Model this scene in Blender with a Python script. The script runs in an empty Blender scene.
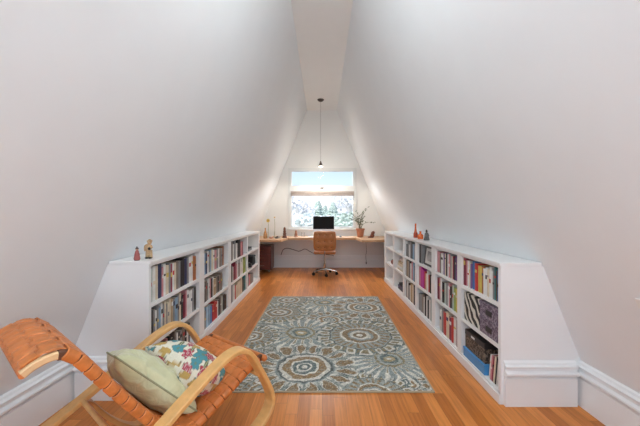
import bpy, bmesh, math, random
import numpy as np
from mathutils import Vector, Matrix
random.seed(7)
C = bpy.context.scene.collection
F, H, CX, CY = 300.0, 1.35, 322.0, 214.0
PI = math.pi

# ------------------------------------------------------------------ helpers
def nodes_of(m):
    m.use_nodes = True
    nt = m.node_tree
    return nt, nt.nodes, nt.links, nt.nodes['Principled BSDF']

_mats = {}
def mat(name, col, rough=.5, metal=0, var=.06, scale=30, bump=0.0, spec=None, coat=0, stretch=None):
    if name in _mats: return _mats[name]
    m = bpy.data.materials.new(name)
    nt, N, L, b = nodes_of(m)
    tc = N.new('ShaderNodeTexCoord'); src = tc.outputs['Object']
    if stretch:
        mp = N.new('ShaderNodeMapping'); mp.inputs['Scale'].default_value = stretch
        L.new(src, mp.inputs['Vector']); src = mp.outputs['Vector']
    n = N.new('ShaderNodeTexNoise'); n.inputs['Scale'].default_value = scale; n.inputs['Detail'].default_value = 4
    L.new(src, n.inputs['Vector'])
    r = N.new('ShaderNodeValToRGB')
    c = np.array(col)
    r.color_ramp.elements[0].position = .3; r.color_ramp.elements[1].position = .7
    r.color_ramp.elements[0].color = (*np.clip(c*(1-var), 0, 1), 1)
    r.color_ramp.elements[1].color = (*np.clip(c*(1+var), 0, 1), 1)
    L.new(n.outputs['Fac'], r.inputs['Fac']); L.new(r.outputs['Color'], b.inputs['Base Color'])
    b.inputs['Roughness'].default_value = rough; b.inputs['Metallic'].default_value = metal
    if spec is not None: b.inputs['Specular IOR Level'].default_value = spec
    if coat: b.inputs['Coat Weight'].default_value = coat
    if bump:
        bp = N.new('ShaderNodeBump'); bp.inputs['Strength'].default_value = bump; bp.inputs['Distance'].default_value = .004
        L.new(n.outputs['Fac'], bp.inputs['Height']); L.new(bp.outputs['Normal'], b.inputs['Normal'])
    _mats[name] = m
    return m

class MB:
    """collects shapes, builds one mesh"""
    def __init__(s): s.v = []; s.f = []; s.mi = []
    def add(s, verts, faces, M=None, mi=0):
        o = len(s.v)
        for p in verts:
            p = Vector(p)
            s.v.append(tuple(M @ p) if M else tuple(p))
        for f in faces: s.f.append([i+o for i in f]); s.mi.append(mi)
        return s
    def box(s, x0, x1, y0, y1, z0, z1, M=None, mi=0):
        if x0 > x1: x0, x1 = x1, x0
        if y0 > y1: y0, y1 = y1, y0
        vs = [(x0,y0,z0),(x1,y0,z0),(x1,y1,z0),(x0,y1,z0),(x0,y0,z1),(x1,y0,z1),(x1,y1,z1),(x0,y1,z1)]
        return s.add(vs, [(0,3,2,1),(4,5,6,7),(0,1,5,4),(1,2,6,5),(2,3,7,6),(3,0,4,7)], M, mi)
    def prism(s, poly, axis, a, b, M=None, mi=0):
        """poly 2D in the plane normal to axis; extruded a..b"""
        def P(p, t):
            if axis == 'y': return (p[0], t, p[1])
            if axis == 'z': return (p[0], p[1], t)
            return (t, p[0], p[1])
        n = len(poly)
        vs = [P(p, a) for p in poly] + [P(p, b) for p in poly]
        fs = [tuple(range(n)), tuple(range(2*n-1, n-1, -1))] + [(i, i+n, (i+1) % n+n, (i+1) % n) for i in range(n)]
        return s.add(vs, fs, M, mi)
    def lathe(s, prof, seg=20, M=None, mi=0):
        vs = []; fs = []
        for r, z in prof:
            for k in range(seg):
                a = 2*PI*k/seg; vs.append((r*math.cos(a), r*math.sin(a), z))
        for i in range(len(prof)-1):
            for k in range(seg):
                k2 = (k+1) % seg
                fs.append((i*seg+k, i*seg+k2, (i+1)*seg+k2, (i+1)*seg+k))
        fs.append(tuple(range(seg-1, -1, -1))); fs.append(tuple(range((len(prof)-1)*seg, len(prof)*seg)))
        return s.add(vs, fs, M, mi)
    def tube(s, pts, rad, seg=8, M=None, mi=0, flat=None):
        """round tube along pts; rad number or list; flat=(w,h,side vector) gives a rectangular bar"""
        pts = [Vector(p) for p in pts]; n = len(pts)
        rs = rad if isinstance(rad, (list, tuple)) else [rad]*n
        vs = []; fs = []
        prev = None
        for i, p in enumerate(pts):
            t = (pts[min(i+1, n-1)]-pts[max(i-1, 0)]).normalized()
            if flat:
                side = Vector(flat[2]).normalized(); up = side.cross(t).normalized()
                w, h = flat[0]/2, flat[1]/2; e = min(w, h)*.35
                ring = [(-w, -h+e), (-w+e, -h), (w-e, -h), (w, -h+e), (w, h-e), (w-e, h), (-w+e, h), (-w, h-e)]
                for a, b in ring: vs.append(p+side*a+up*b)
                seg = 8
            else:
                if prev is None:
                    a = Vector((0,0,1)) if abs(t.z) < .9 else Vector((1,0,0))
                    u = t.cross(a).normalized()
                else: u = (prev-t*prev.dot(t)).normalized()
                prev = u; w_ = t.cross(u)
                for k in range(seg):
                    an = 2*PI*k/seg; vs.append(p+(u*math.cos(an)+w_*math.sin(an))*rs[i])
        for i in range(n-1):
            for k in range(seg):
                k2 = (k+1) % seg
                fs.append((i*seg+k, i*seg+k2, (i+1)*seg+k2, (i+1)*seg+k))
        fs.append(tuple(range(seg-1, -1, -1))); fs.append(tuple(range((n-1)*seg, n*seg)))
        return s.add(vs, fs, M, mi)
    def ball(s, c, r, seg=14, M=None, mi=0):
        r = r if isinstance(r, tuple) else (r, r, r)
        vs = []; fs = []; R = seg//2
        for i in range(R+1):
            th = PI*i/R
            for k in range(seg):
                a = 2*PI*k/seg
                vs.append((c[0]+r[0]*math.sin(th)*math.cos(a), c[1]+r[1]*math.sin(th)*math.sin(a), c[2]+r[2]*math.cos(th)))
        for i in range(R):
            for k in range(seg):
                k2 = (k+1) % seg; fs.append((i*seg+k, (i+1)*seg+k, (i+1)*seg+k2, i*seg+k2))
        return s.add(vs, fs, M, mi)
    def build(s, name, m, parent=None, smooth=False, bevel=0, loc=None):
        me = bpy.data.meshes.new(name)
        off = Vector(loc) if loc else (Vector(parent.location) if parent and parent.get('_root') else Vector((0,0,0)))
        me.from_pydata([tuple(Vector(p)-off) if (loc or parent) else p for p in s.v], [], s.f)
        ms = m if isinstance(m, (list, tuple)) else [m]
        for q in ms: me.materials.append(q)
        if len(ms) > 1: me.polygons.foreach_set('material_index', s.mi)
        bm = bmesh.new(); bm.from_mesh(me)
        bmesh.ops.remove_doubles(bm, verts=bm.verts, dist=1e-6)
        bmesh.ops.recalc_face_normals(bm, faces=bm.faces); bm.to_mesh(me); bm.free()
        if smooth:
            me.polygons.foreach_set('use_smooth', [True]*len(me.polygons))
            me.set_sharp_from_angle(angle=math.radians(40))
        o = bpy.data.objects.new(name, me); C.objects.link(o)
        if parent: o.parent = parent
        elif loc: o.location = loc
        if bevel:
            b = o.modifiers.new('bevel', 'BEVEL'); b.width = bevel; b.segments = 2; b.limit_method = 'ANGLE'
        return o
# parts are written in world coordinates; a root keeps its own location, so a part subtracts it
def root(name, loc, label, cat, group=None, kind=None):
    o = bpy.data.objects.new(name, None); C.objects.link(o); o.location = loc; o.empty_display_size = .05
    tag(o, label, cat, group, kind); ROOTLOC[o.name] = Vector(loc)
    return o
ROOTLOC = {}
def tag(o, label=None, cat=None, group=None, kind=None):
    if label: o['label'] = label
    if cat: o['category'] = cat
    if group: o['group'] = group
    if kind: o['kind'] = kind
    return o
def part(mb, name, m, r, smooth=False, bevel=0):
    """mb in world coordinates, r a root empty or a part of one"""
    top = r
    while top.parent: top = top.parent
    off = ROOTLOC.get(top.name, Vector((0,0,0)))
    mb.v = [tuple(Vector(p)-off) for p in mb.v]
    o = mb.build(name, m, None, smooth, bevel); o.parent = r
    return o
def struct(mb, name, m, parent=None, **k):
    o = mb.build(name, m, None, **k)
    if parent: o.parent = parent
    else: o['kind'] = 'structure'
    return o
def T(x, y, z, rz=0, s=1): return Matrix.Translation((x, y, z)) @ Matrix.Rotation(rz, 4, 'Z') @ Matrix.Scale(s, 4)
def bez(pts, n=8):
    """catmull-rom smoothing"""
    P = [Vector(p) for p in pts]; P = [P[0]*2-P[1]]+P+[P[-1]*2-P[-2]]
    out = []
    for i in range(1, len(P)-2):
        for k in range(n):
            t = k/n
            out.append(.5*((2*P[i])+(-P[i-1]+P[i+1])*t+(2*P[i-1]-5*P[i]+4*P[i+1]-P[i+2])*t*t+(-P[i-1]+3*P[i]-3*P[i+1]+P[i+2])*t**3))
    out.append(P[-2]); return out

# ------------------------------------------------------------------ materials
wallm = mat('wall_paint', (.865,.885,.90), .9, var=.008, scale=4, bump=.02)
ceilm = mat('ceiling_paint', (.885,.885,.87), .6, var=.008, scale=4)
gablem = mat('gable_paint', (.88,.885,.87), .9, var=.008, scale=4)
trimm = mat('white_trim_paint', (.91,.905,.90), .35, var=.006, scale=6)
shelfm = mat('white_shelf_paint', (.925,.92,.91), .35, var=.008, scale=6)
blackm = mat('black_plastic', (.012,.012,.014), .35)
chrome = mat('chrome_metal', (.5,.48,.46), .2, 1)
woodm = mat('desk_wood', (.66,.40,.22), .35, var=.12, scale=6, stretch=(1,12,12))
birch = mat('birch_wood', (.80,.455,.165), .33, var=.10, scale=8, stretch=(3,3,3), bump=.05)
leather = mat('tan_leather', (.66,.205,.050), .42, var=.18, scale=25, bump=.15)
dleather = mat('brown_leather', (.48,.20,.07), .4, var=.12, scale=25, bump=.1)

def floor_mat():
    m = bpy.data.materials.new('oak_strip_floor'); nt, N, L, b = nodes_of(m)
    def M(op, a, bb=None):
        n = N.new('ShaderNodeMath'); n.operation = op
        for i, x in enumerate((a, bb)):
            if x is None: continue
            if isinstance(x, (int, float)): n.inputs[i].default_value = x
            else: L.new(x, n.inputs[i])
        return n.outputs[0]
    tc = N.new('ShaderNodeTexCoord'); sp = N.new('ShaderNodeSeparateXYZ'); L.new(tc.outputs['Object'], sp.inputs[0])
    xs = M('DIVIDE', sp.outputs['X'], .083); i = M('FLOOR', xs)
    w1 = N.new('ShaderNodeTexWhiteNoise'); w1.noise_dimensions = '1D'; L.new(i, w1.inputs['W'])
    ys = M('ADD', M('DIVIDE', sp.outputs['Y'], 1.15), M('MULTIPLY', w1.outputs['Value'], 7.3)); j = M('FLOOR', ys)
    cb = N.new('ShaderNodeCombineXYZ'); L.new(i, cb.inputs[0]); L.new(j, cb.inputs[1])
    w2 = N.new('ShaderNodeTexWhiteNoise'); w2.noise_dimensions = '2D'; L.new(cb.outputs[0], w2.inputs['Vector'])
    r = N.new('ShaderNodeValToRGB'); L.new(w2.outputs['Value'], r.inputs['Fac'])
    e = r.color_ramp.elements
    e[0].position = 0; e[0].color = (.54,.172,.034,1); e[1].position = 1; e[1].color = (.80,.30,.075,1)
    k = e.new(.35); k.color = (.66,.225,.045,1); k = e.new(.7); k.color = (.73,.26,.056,1)
    cb2 = N.new('ShaderNodeCombineXYZ'); L.new(M('MULTIPLY', sp.outputs['X'], 38.0), cb2.inputs[0]); L.new(M('MULTIPLY', sp.outputs['Y'], 2.2), cb2.inputs[1]); L.new(M('MULTIPLY', w2.outputs['Value'], 40.0), cb2.inputs[2])
    g = N.new('ShaderNodeTexNoise'); g.inputs['Scale'].default_value = 1.6; g.inputs['Detail'].default_value = 6; L.new(cb2.outputs[0], g.inputs['Vector'])
    gr = N.new('ShaderNodeValToRGB'); L.new(g.outputs['Fac'], gr.inputs['Fac'])
    gr.color_ramp.elements[0].position = .35; gr.color_ramp.elements[0].color = (.80,.76,.72,1); gr.color_ramp.elements[1].position = .6; gr.color_ramp.elements[1].color = (1,1,1,1)
    mx = N.new('ShaderNodeMix'); mx.data_type = 'RGBA'; mx.blend_type = 'MULTIPLY'; mx.inputs['Factor'].default_value = 1
    L.new(r.outputs['Color'], mx.inputs['A']); L.new(gr.outputs['Color'], mx.inputs['B'])
    gx = M('FRACT', xs); gy = M('FRACT', ys)
    gap = M('MAXIMUM', M('LESS_THAN', gx, .03), M('LESS_THAN', gy, .003))
    mx2 = N.new('ShaderNodeMix'); mx2.data_type = 'RGBA'; L.new(M('MULTIPLY', gap, .55), mx2.inputs['Factor'])
    L.new(mx.outputs['Result'], mx2.inputs['A']); mx2.inputs['B'].default_value = (.22,.075,.025,1)
    L.new(mx2.outputs['Result'], b.inputs['Base Color']); b.inputs['Roughness'].default_value = .33
    b.inputs['Specular IOR Level'].default_value = .28
    return m
floorm = floor_mat()

def attr_mat(name, rough=.9, bump=0, sheen=0):
    m = bpy.data.materials.new(name); nt, N, L, b = nodes_of(m)
    a = N.new('ShaderNodeAttribute'); a.attribute_name = 'dye'
    n = N.new('ShaderNodeTexNoise'); n.inputs['Scale'].default_value = 160
    tc = N.new('ShaderNodeTexCoord'); L.new(tc.outputs['Object'], n.inputs['Vector'])
    r = N.new('ShaderNodeValToRGB'); r.color_ramp.elements[0].position = .3; r.color_ramp.elements[0].color = (.86,.86,.86,1); r.color_ramp.elements[1].position = .7
    L.new(n.outputs['Fac'], r.inputs['Fac'])
    mx = N.new('ShaderNodeMix'); mx.data_type = 'RGBA'; mx.blend_type = 'MULTIPLY'; mx.inputs['Factor'].default_value = 1
    L.new(a.outputs['Color'], mx.inputs['A']); L.new(r.outputs['Color'], mx.inputs['B']); L.new(mx.outputs['Result'], b.inputs['Base Color'])
    b.inputs['Roughness'].default_value = rough
    if sheen: b.inputs['Sheen Weight'].default_value = sheen
    if bump:
        bp = N.new('ShaderNodeBump'); bp.inputs['Strength'].default_value = bump; bp.inputs['Distance'].default_value = .003
        L.new(n.outputs['Fac'], bp.inputs['Height']); L.new(bp.outputs['Normal'], b.inputs['Normal'])
    return m
def glass_mat():
    m = bpy.data.materials.new('window_glass'); m.use_nodes = True; N = m.node_tree.nodes; L = m.node_tree.links; N.clear()
    o = N.new('ShaderNodeOutputMaterial'); t = N.new('ShaderNodeBsdfTransparent'); g = N.new('ShaderNodeBsdfGlossy'); g.inputs['Roughness'].default_value = .02
    x = N.new('ShaderNodeMixShader'); f = N.new('ShaderNodeFresnel'); f.inputs['IOR'].default_value = 1.15
    L.new(f.outputs[0], x.inputs[0]); L.new(t.outputs[0], x.inputs[1]); L.new(g.outputs[0], x.inputs[2]); L.new(x.outputs[0], o.inputs[0])
    return m
glassm = glass_mat()
def emis(name, col, s):
    m = bpy.data.materials.new(name); nt, N, L, b = nodes_of(m)
    b.inputs['Emission Color'].default_value = (*col, 1); b.inputs['Emission Strength'].default_value = s; b.inputs['Base Color'].default_value = (*col, 1)
    return m

# ------------------------------------------------------------------ room shell
Y0, Y1 = -1.6, 7.58; ZC = 3.98; KX = 1.835; KZ = .31
def SX(z): return KX-.396*(z-KZ) if z > KZ else KX
def side_wall(s, name):
    inner = [(KX, 0), (KX, KZ), (SX(ZC), ZC)]; outer = [(SX(ZC)+.16, ZC), (KX+.14, KZ), (KX+.14, 0)]
    mb = MB(); mb.prism([(s*x, z) for x, z in inner+outer], 'y', Y0-.15, Y1+.2); return struct(mb, name, wallm)
side_wall(-1, 'wall_left'); side_wall(1, 'wall_right')
struct(MB().box(-KX-.14, KX+.14, Y0-.15, Y1+.2, -.12, 0), 'floor', floorm)
struct(MB().box(-.56, .56, Y0-.15, Y1+.2, ZC, ZC+.12), 'ceiling', ceilm)
def gable(name, ya, yb, hx0, hx1, hz0, hz1, m, step=None):
    mb = MB()
    zs = [0, KZ, hz0, hz1, ZC] + ([step] if step else []); zs = sorted(zs)
    for z0, z1 in zip(zs, zs[1:]):
        a = ya; 
        if step and z0 >= step: a = ya+.03
        e = -.001
        if z0 >= hz0 and z1 <= hz1:
            for s, hx in ((-1, hx0), (1, hx1)):
                mb.prism([(s*(SX(z0)-e), z0), (s*(SX(z1)-e), z1), (hx, z1), (hx, z0)], 'y', a, yb)
        else: mb.prism([(-SX(z0)+e, z0), (-SX(z1)+e, z1), (SX(z1)-e, z1), (SX(z0)-e, z0)], 'y', a, yb)
    return struct(mb, name, m)
HX0, HX1, HZ0, HZ1 = -.80, .82, 1.0, 2.46
gable('wall_back', Y1, Y1+.18, HX0, HX1, HZ0, HZ1, gablem, step=2.70)
gable('wall_front', Y0-.15, Y0, -.85, .85, .75, 2.45, wallm)

# baseboards: stepped profile, (projection, height)
BP = [(0,0),(.026,0),(.026,.196),(.014,.206),(.010,.214),(.040,.220),(.044,.228),(.042,.238),(.022,.248),(.018,.262),(.034,.270),(.036,.282),(.018,.290),(.014,.304),(.004,.312),(0,.312)]
def baseboard(name, x0, y0, x1, y1, nx, ny, prof=BP):
    """along (x0,y0)-(x1,y1), projecting to (nx,ny)"""
    vs = []; fs = []; n = len(prof)
    for (x, y) in ((x0, y0), (x1, y1)):
        for p, z in prof: vs.append((x+nx*p, y+ny*p, z))
    fs = [tuple(range(n)), tuple(range(2*n-1, n-1, -1))]+[(i, i+n, (i+1) % n+n, (i+1) % n) for i in range(n)]
    return struct(MB().add(vs, fs), name, trimm)
NR, NL = 2.125, 2.195      # near ends of the two bookcases
baseboard('baseboard_right', KX, Y0, KX, NR, -1, 0)
baseboard('baseboard_left', -KX, Y0, -KX, NL, 1, 0)
baseboard('baseboard_end_right', 1.285, NR, KX-.045, NR, 0, -1)
baseboard('baseboard_end_left', -1.285, NL, -KX+.045, NL, 0, -1)
baseboard('baseboard_back', -KX+.001, Y1, KX-.001, Y1, 0, -1)
BX = 1.265
# end panels that close the space between bookcase and sloping wall
ZT = 1.005
for s, n, nm in ((1, NR, 'right'), (-1, NL, 'left')):
    mb = MB(); mb.prism([(s*(BX), 0), (s*(KX-.001), 0), (s*(KX-.001), KZ), (s*(SX(ZT-.022)-.001), ZT-.0225), (s*(BX), ZT-.0225)], 'y', n, n+.014)
    struct(mb, 'wall_end_'+nm, trimm)
    mb = MB(); mb.prism([(s*BX, 6.08), (s*(KX-.001), 6.08), (s*(KX-.001), 6.11), (s*BX, 6.11)], 'z', 0, .3)
    mb = MB(); mb.prism([(s*(BX+.03), 0), (s*(KX-.001), 0), (s*(KX-.001), KZ), (s*(SX(ZT-.022)-.001), ZT-.022), (s*(BX+.03), ZT-.022)], 'y', 6.06, 6.08)
    struct(mb, 'wall_far_end_'+nm, trimm)

# ------------------------------------------------------------------ bookcases
SHS = {1: [(.085, .38), (.41, .68), (.71, .965)], -1: [(.085, .35), (.38, .655), (.685, .965)]}
SH = SHS[1]     # clear height of the bottom, middle and top row
RC = [(2.155,2.73),(2.81,3.36),(3.47,4.0),(4.085,4.62),(4.70,5.29),(5.36,5.98)]
LC = [(2.224,3.10),(3.23,4.06),(4.18,5.07),(5.13,5.98)]
BACK = 1.53
def bookcase(s, near, cells, label):
    r = root('built_in_bookcase', (s*1.4, (near+6.08)/2, 0), label, 'bookcase')
    part(MB().prism([(s*(BX-.012), near-.005), (s*(SX(ZT)-.004), near-.005), (s*(SX(ZT)-.004), 6.09), (s*(BX-.012), 6.09)], 'z', ZT-.022, ZT), 'top_board', shelfm, r, bevel=.003)
    part(MB().box(s*BX, s*(BX+.025), near+.0145, 6.08, .965, ZT-.0225), 'top_rail', shelfm, r)
    part(MB().box(s*BACK, s*(BACK+.012), near+.03, 6.055, .0, .965), 'back_panel', shelfm, r)
    part(MB().box(s*BX, s*(BACK-.001), near+.03, 6.05, .055, .085), 'bottom_board', shelfm, r)
    part(MB().box(s*(BX-.012), s*(BX-.0005), near-.002, 6.08, 0, .070), 'plinth', trimm, r, bevel=.004)
    edges = [(near+.0145, cells[0][0])]+[(cells[i][1], cells[i+1][0]) for i in range(len(cells)-1)]+[(cells[-1][1], 6.08)]
    for i, (a, b) in enumerate(edges):
        e = i in (0, len(edges)-1)
        part(MB().box(s*(BX+.0005), s*(BACK-.001), a+.0005, b-.0005 if not e else b, .0855, .9645), 'side_panel' if e else 'divider', shelfm, r)
    for a, b in cells:
        for z0, z1 in ((SHS[s][0][1], SHS[s][1][0]), (SHS[s][1][1], SHS[s][2][0])):
            part(MB().box(s*(BX+.004), s*(BACK-.001), a, b, z0, z1), 'shelf', shelfm, r)
    return r
bookcase(1, NR, RC, 'long low white built-in bookcase of six bays along the right sloping wall')
bookcase(-1, NL, LC, 'long low white built-in bookcase of four wide bays along the left sloping wall')

# ------------------------------------------------------------------ books
PAL = {'W': ('white', (.78,.77,.74)), 'C': ('cream', (.72,.62,.47)), 'G': ('pale green', (.48,.56,.50)), 'g': ('grey', (.27,.27,.27)), 'K': ('black', (.02,.02,.022)),
 'N': ('navy', (.035,.045,.11)), 'B': ('blue', (.05,.18,.45)), 'S': ('steel blue', (.26,.40,.54)), 'R': ('red', (.55,.045,.04)), 'M': ('maroon', (.25,.03,.055)),
 'P': ('pink', (.62,.27,.29)), 'T': ('taupe', (.25,.20,.165)), 'D': ('dark brown', (.085,.05,.035)), 'O': ('rust brown', (.42,.15,.05)), 'Y': ('yellow', (.66,.50,.12)),
 'L': ('lime green', (.33,.42,.10)), 'V': ('violet', (.20,.12,.28)), 'E': ('dark teal', (.04,.17,.17)), 'F': ('magenta', (.55,.04,.32)), 'Z': ('tan', (.48,.34,.20)), 'Q': ('light blue', (.42,.62,.78))}
bm_ = {k: mat('book_'+v[0].replace(' ', '_'), v[1], .45, var=.12, scale=18) for k, v in PAL.items()}
pagem = mat('book_pages', (.75,.68,.55), .8, var=.06, scale=60)
ORD = ['first','second','third','fourth','fifth','sixth','seventh','eighth','ninth','tenth','eleventh','twelfth','thirteenth','fourteenth','fifteenth','sixteenth','seventeenth','eighteenth','nineteenth','twentieth','twenty-first','twenty-second']+['twenty-'+q for q in ('third','fourth','fifth','sixth','seventh','eighth','ninth')]+['thirtieth']+['thirty-'+q for q in ('first','second','third','fourth')]
BAYS_R = ['nearest','second','third','fourth','fifth','farthest']; BAYS_L = ['nearest','second','third','farthest']
ROWN = ['bottom','middle','top']
def book(s, y0, y1, z, h, dep, code, label, group, near, tilt=0, xf=None, flat=False):
    """upright book, spine towards the room; s = side"""
    t = y1-y0; yc = (y0+y1)/2
    xf = xf if xf is not None else BX+.016+random.random()*.006
    o = MB(); c = min(.003, t*.15)
    ysn = t/2
    # spine (rounded) + boards in local coords: x depth from the spine, y thickness
    poly = [(c*1.6, -ysn), (dep, -ysn), (dep, -ysn+c), (c*2, -ysn+c), (c*1.6, 0), (c*2, ysn-c), (dep, ysn-c), (dep, ysn), (c*1.6, ysn), (c*.3, ysn*.55), (0, 0), (c*.3, -ysn*.55)]
    M = Matrix.Translation((s*xf, yc, z)) @ Matrix.Rotation(tilt, 4, 'X') @ Matrix.Diagonal((s, 1, 1, 1))
    o.prism(poly, 'z', 0, h, M)
    loc = (s*(xf+dep/2), yc, z)
    ob = o.build('book', bm_[code], None, loc=loc); tag(ob, label, 'book', group)
    def sub(mb, nm, m):
        mb.v = [tuple(Vector(p)-Vector(loc)) for p in mb.v]; q = mb.build(nm, m); q.parent = ob; return q
    if near:
        sub(MB().box(c*2.2, dep-.004, -ysn+c, ysn-c, .003, h-.003, M), 'pages', pagem)
        if random.random() < .55 and t > .012:
            k = random.choice([q for q in 'WKCYRNg' if q != code]); a = h*random.uniform(.45, .75); bb = a+h*random.uniform(.06, .16)
            sub(MB().prism([(-.0008, -ysn*.5), (-.0008, ysn*.5), (c*.5+.0002, ysn*.75), (c*.5+.0002, -ysn*.75)], 'z', a, bb, M), 'title_label', bm_[k])
    return ob
def fill(side, bay, row, start, spec, ox, sc, near=True, lean=0, hs=(.72,.95), gapfrom=None):
    """spec 'K98 W125 ...': colour code and the far/near border of each book as measured along the row"""
    cells = RC if side > 0 else LC; c0, c1 = cells[bay]
    items = []; p = start
    for w in spec.split():
        code = w[0]; q = float(w[1:]); items.append([code, p, q]); p = q
    def dd(px):
        x = ox+px/sc
        return (BX*F/(x-CX)) if side > 0 else (BX*F/(CX-x))
    bk = []
    for code, a, b in items:
        if code == '_': continue
        ya, yb = sorted((dd(a), dd(b))); bk.append([code, ya, yb])
    bk.sort(key=lambda q: q[1])
    z0, z1 = SHS[side][row]; lo, hi = c0+.002, c1-.004
    # fit in the bay
    if bk[0][1] < lo or bk[-1][2] > hi:
        A, B = bk[0][1], bk[-1][2]; A2, B2 = max(A, lo), min(B, hi)
        for q in bk: q[1] = A2+(q[1]-A)*(B2-A2)/(B-A); q[2] = A2+(q[2]-A)*(B2-A2)/(B-A)
    names = BAYS_R if side > 0 else BAYS_L; sn = 'right' if side > 0 else 'left'
    hb = z1-z0
    # split fat ones: no book thicker than 6.5 cm
    out = []
    for code, a, b in bk:
        n = max(1, round((b-a)/(.046 if bay == 0 else .062)))
        for k in range(n): out.append((code, a+(b-a)*k/n, a+(b-a)*(k+1)/n))
    N_ = len(out)
    for i, (code, a, b) in enumerate(out):
        h = hb*random.uniform(*hs); dep = random.uniform(.15, .205)
        tl = 0
        lz = 0
        if lean and i >= N_-lean: tl = -.13; lz = math.sin(.13)*(b-a)/2
        sz = 'tall' if h > hb*.88 else ('short' if h < hb*.78 else 'medium-height')
        lab = f'{sz} {PAL[code][0]} book, {ORD[i]} from near end, {ROWN[row]} shelf, {names[bay]} bay, {sn} bookcase'
        book(side, a+.0006, b-.0006, z0+lz, h, dep, code, lab, f'books on the {ROWN[row]} shelf, {names[bay]} bay, {sn} bookcase', near and bay < 2, 0)

A = (140, 7.1)
fill(-1,0,2,76,'G103 W125 C143 N170 P182 W200 C222 g232 M246 W262 C275 T290 g303 K318 K334 N352 g362 W378 W390 O412',140,7.1,hs=(.84,.96))
fill(-1,0,1,78,'K98 K112 g125 W135 g148 S165 W178 g190 C203 g212 C225 C238 Z252 g265 S285 g297 C310 K325 M340 P350 W362 W385 g400 K414',140,7.1,hs=(.78,.93))
fill(-1,0,0,78,'K90 g112 T135 W142 K160 g182 K205 P212 g225 K240 K262 T275 W288 K300 g318 T335 K350 W362 K372',140,7.1,hs=(.70,.9),lean=3)
fill(-1,1,2,62,'g75 S85 N98 W108 g118 S128 C140 W150 P165 g175 W185 T198 g207 O217',195,7.1,hs=(.8,.93))
fill(-1,1,1,62,'g75 K85 T95 g105 W113 P125 K135 W142 Z160 T172 K182 T205',195,7.1,hs=(.7,.86),lean=4)
fill(-1,1,0,62,'K78 g90 Q105 S118 B133 R168 W178 K190 T198 G208 K225 D236',195,7.1,hs=(.7,.86))
fill(-1,2,2,258,'K270 T280 W290 g300 W312 K325 K333 P345 M352',195,7.1)
fill(-1,2,1,260,'g268 K278 W285 M300 P310 W320 T330 W340 W352 L370',195,7.1)
fill(-1,2,0,260,'K270 g280 W293 R302 C318 C335 C345 K355 E368',195,7.1)
fill(-1,3,0,380,'g390 P400 T410 g422',195,7.1,False,hs=(.6,.75))
fill(1,0,2,222,'M238 P248 W262 C270 V280 B300 R320 Y345 O360 W372 W385 C398 W412 W425 g435 E450 D458 B476',430,7.1,hs=(.8,.96))
fill(1,1,2,38,'P55 T62 W78 V90 C98 K110 W118 P128 g135 C145 M155 K165 V172 M182 W190',430,7.1,hs=(.8,.94))
fill(1,1,1,38,'M50 P60 W70 K85 G98 g112 W118 P128 K135 T145 G152 L165 Y178 L188',430,7.1,hs=(.76,.93))
fill(1,1,0,40,'W50 g60 R76 C90 M104 R115 W130 M138 W146',430,5.325,hs=(.76,.93))
fill(1,2,1,262,'P275 F288 F300 R310 C320 W330 R340 K350 W358 M366',380,7.1)
fill(1,2,0,256,'g268 g280 T292 W302 K312 W322 K332 W345 E366',380,7.1)
fill(1,3,2,176,'K184 g195 W203 g212 K220 S232 g244',380,7.1)
fill(1,3,1,176,'T184 Z192 g198 D204 W212 P222 S232 K242',380,7.1)
fill(1,3,0,174,'T182 W190 K200 W206 Z218 C228 K238 N246',380,7.1)
# picture frame among the books on the top shelf of the third bay
for k, (a, b, c) in enumerate(((3.86,3.90,'g'),(3.902,3.94,'K'),(3.942,3.985,'g'))):
    book(1, a, b, .71, .24, .17, c, f'{PAL[c][0]} book beyond the black-framed photograph, {ORD[k]} one, top shelf', 'books beyond the framed photograph', False)
r = root('picture_frame', (BX+.05, 3.66, .71), 'black-framed grey photograph standing on the top shelf of the right bookcase', 'picture')
MF = Matrix.Translation((BX+.035, 3.66, .7105)) @ Matrix.Rotation(math.radians(7), 4, 'Y')
mb = MB()
for q in ((-.17,.17,0,.025),(-.17,.17,.215,.24),(-.17,-.147,.025,.215),(.147,.17,.025,.215)): mb.box(0, .014, q[0], q[1], q[2], q[3], MF)
part(mb, 'frame', blackm, r)
part(MB().box(.005, .011, -.147, .147, .025, .215, MF), 'photograph', mat('grey_photo', (.42,.42,.42), .3, var=.6, scale=9), r)
part(MB().box(.003, .0048, -.147, .147, .025, .06, MF).box(.003, .0048, -.147, .147, .18, .215, MF).box(.003, .0048, -.147, -.1, .06, .18, MF).box(.003, .0048, .1, .147, .06, .18, MF), 'mat_board', mat('mat_board', (.7,.7,.68), .7), r)

# flat stacks in the far bays
def flatbook(s, yc, w, z, t, dep, code, label, group):
    o = MB(); xf = BX+.03+random.random()*.02
    o.box(s*xf, s*(xf+dep), yc-w/2, yc+w/2, z, z+t*.14).box(s*xf, s*(xf+dep), yc-w/2, yc+w/2, z+t*.86, z+t-.0005).box(s*xf, s*(xf+.004), yc-w/2, yc+w/2, z+t*.14, z+t*.86)
    loc = (s*(xf+dep/2), yc, z)
    ob = o.build('book', bm_[code], None, loc=loc); tag(ob, label, 'book', group)
    p = MB().box(s*(xf+.005), s*(xf+dep-.004), yc-w/2+.004, yc+w/2-.004, z+t*.14, z+t*.86); p.v = [tuple(Vector(q)-Vector(loc)) for q in p.v]
    q = p.build('pages', pagem); q.parent = ob
def stack(s, yc, w, z, codes, t, where):
    for k, c in enumerate(codes):
        pos = 'bottom one' if k == 0 else ('top one' if k == len(codes)-1 else ORD[k]+' from bottom')
        flatbook(s, yc+random.uniform(-.01,.01), w, z+k*t, t, .17, c, f'{PAL[c][0]} book lying flat, {pos}, {where}', 'books lying flat on '+where)
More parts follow.
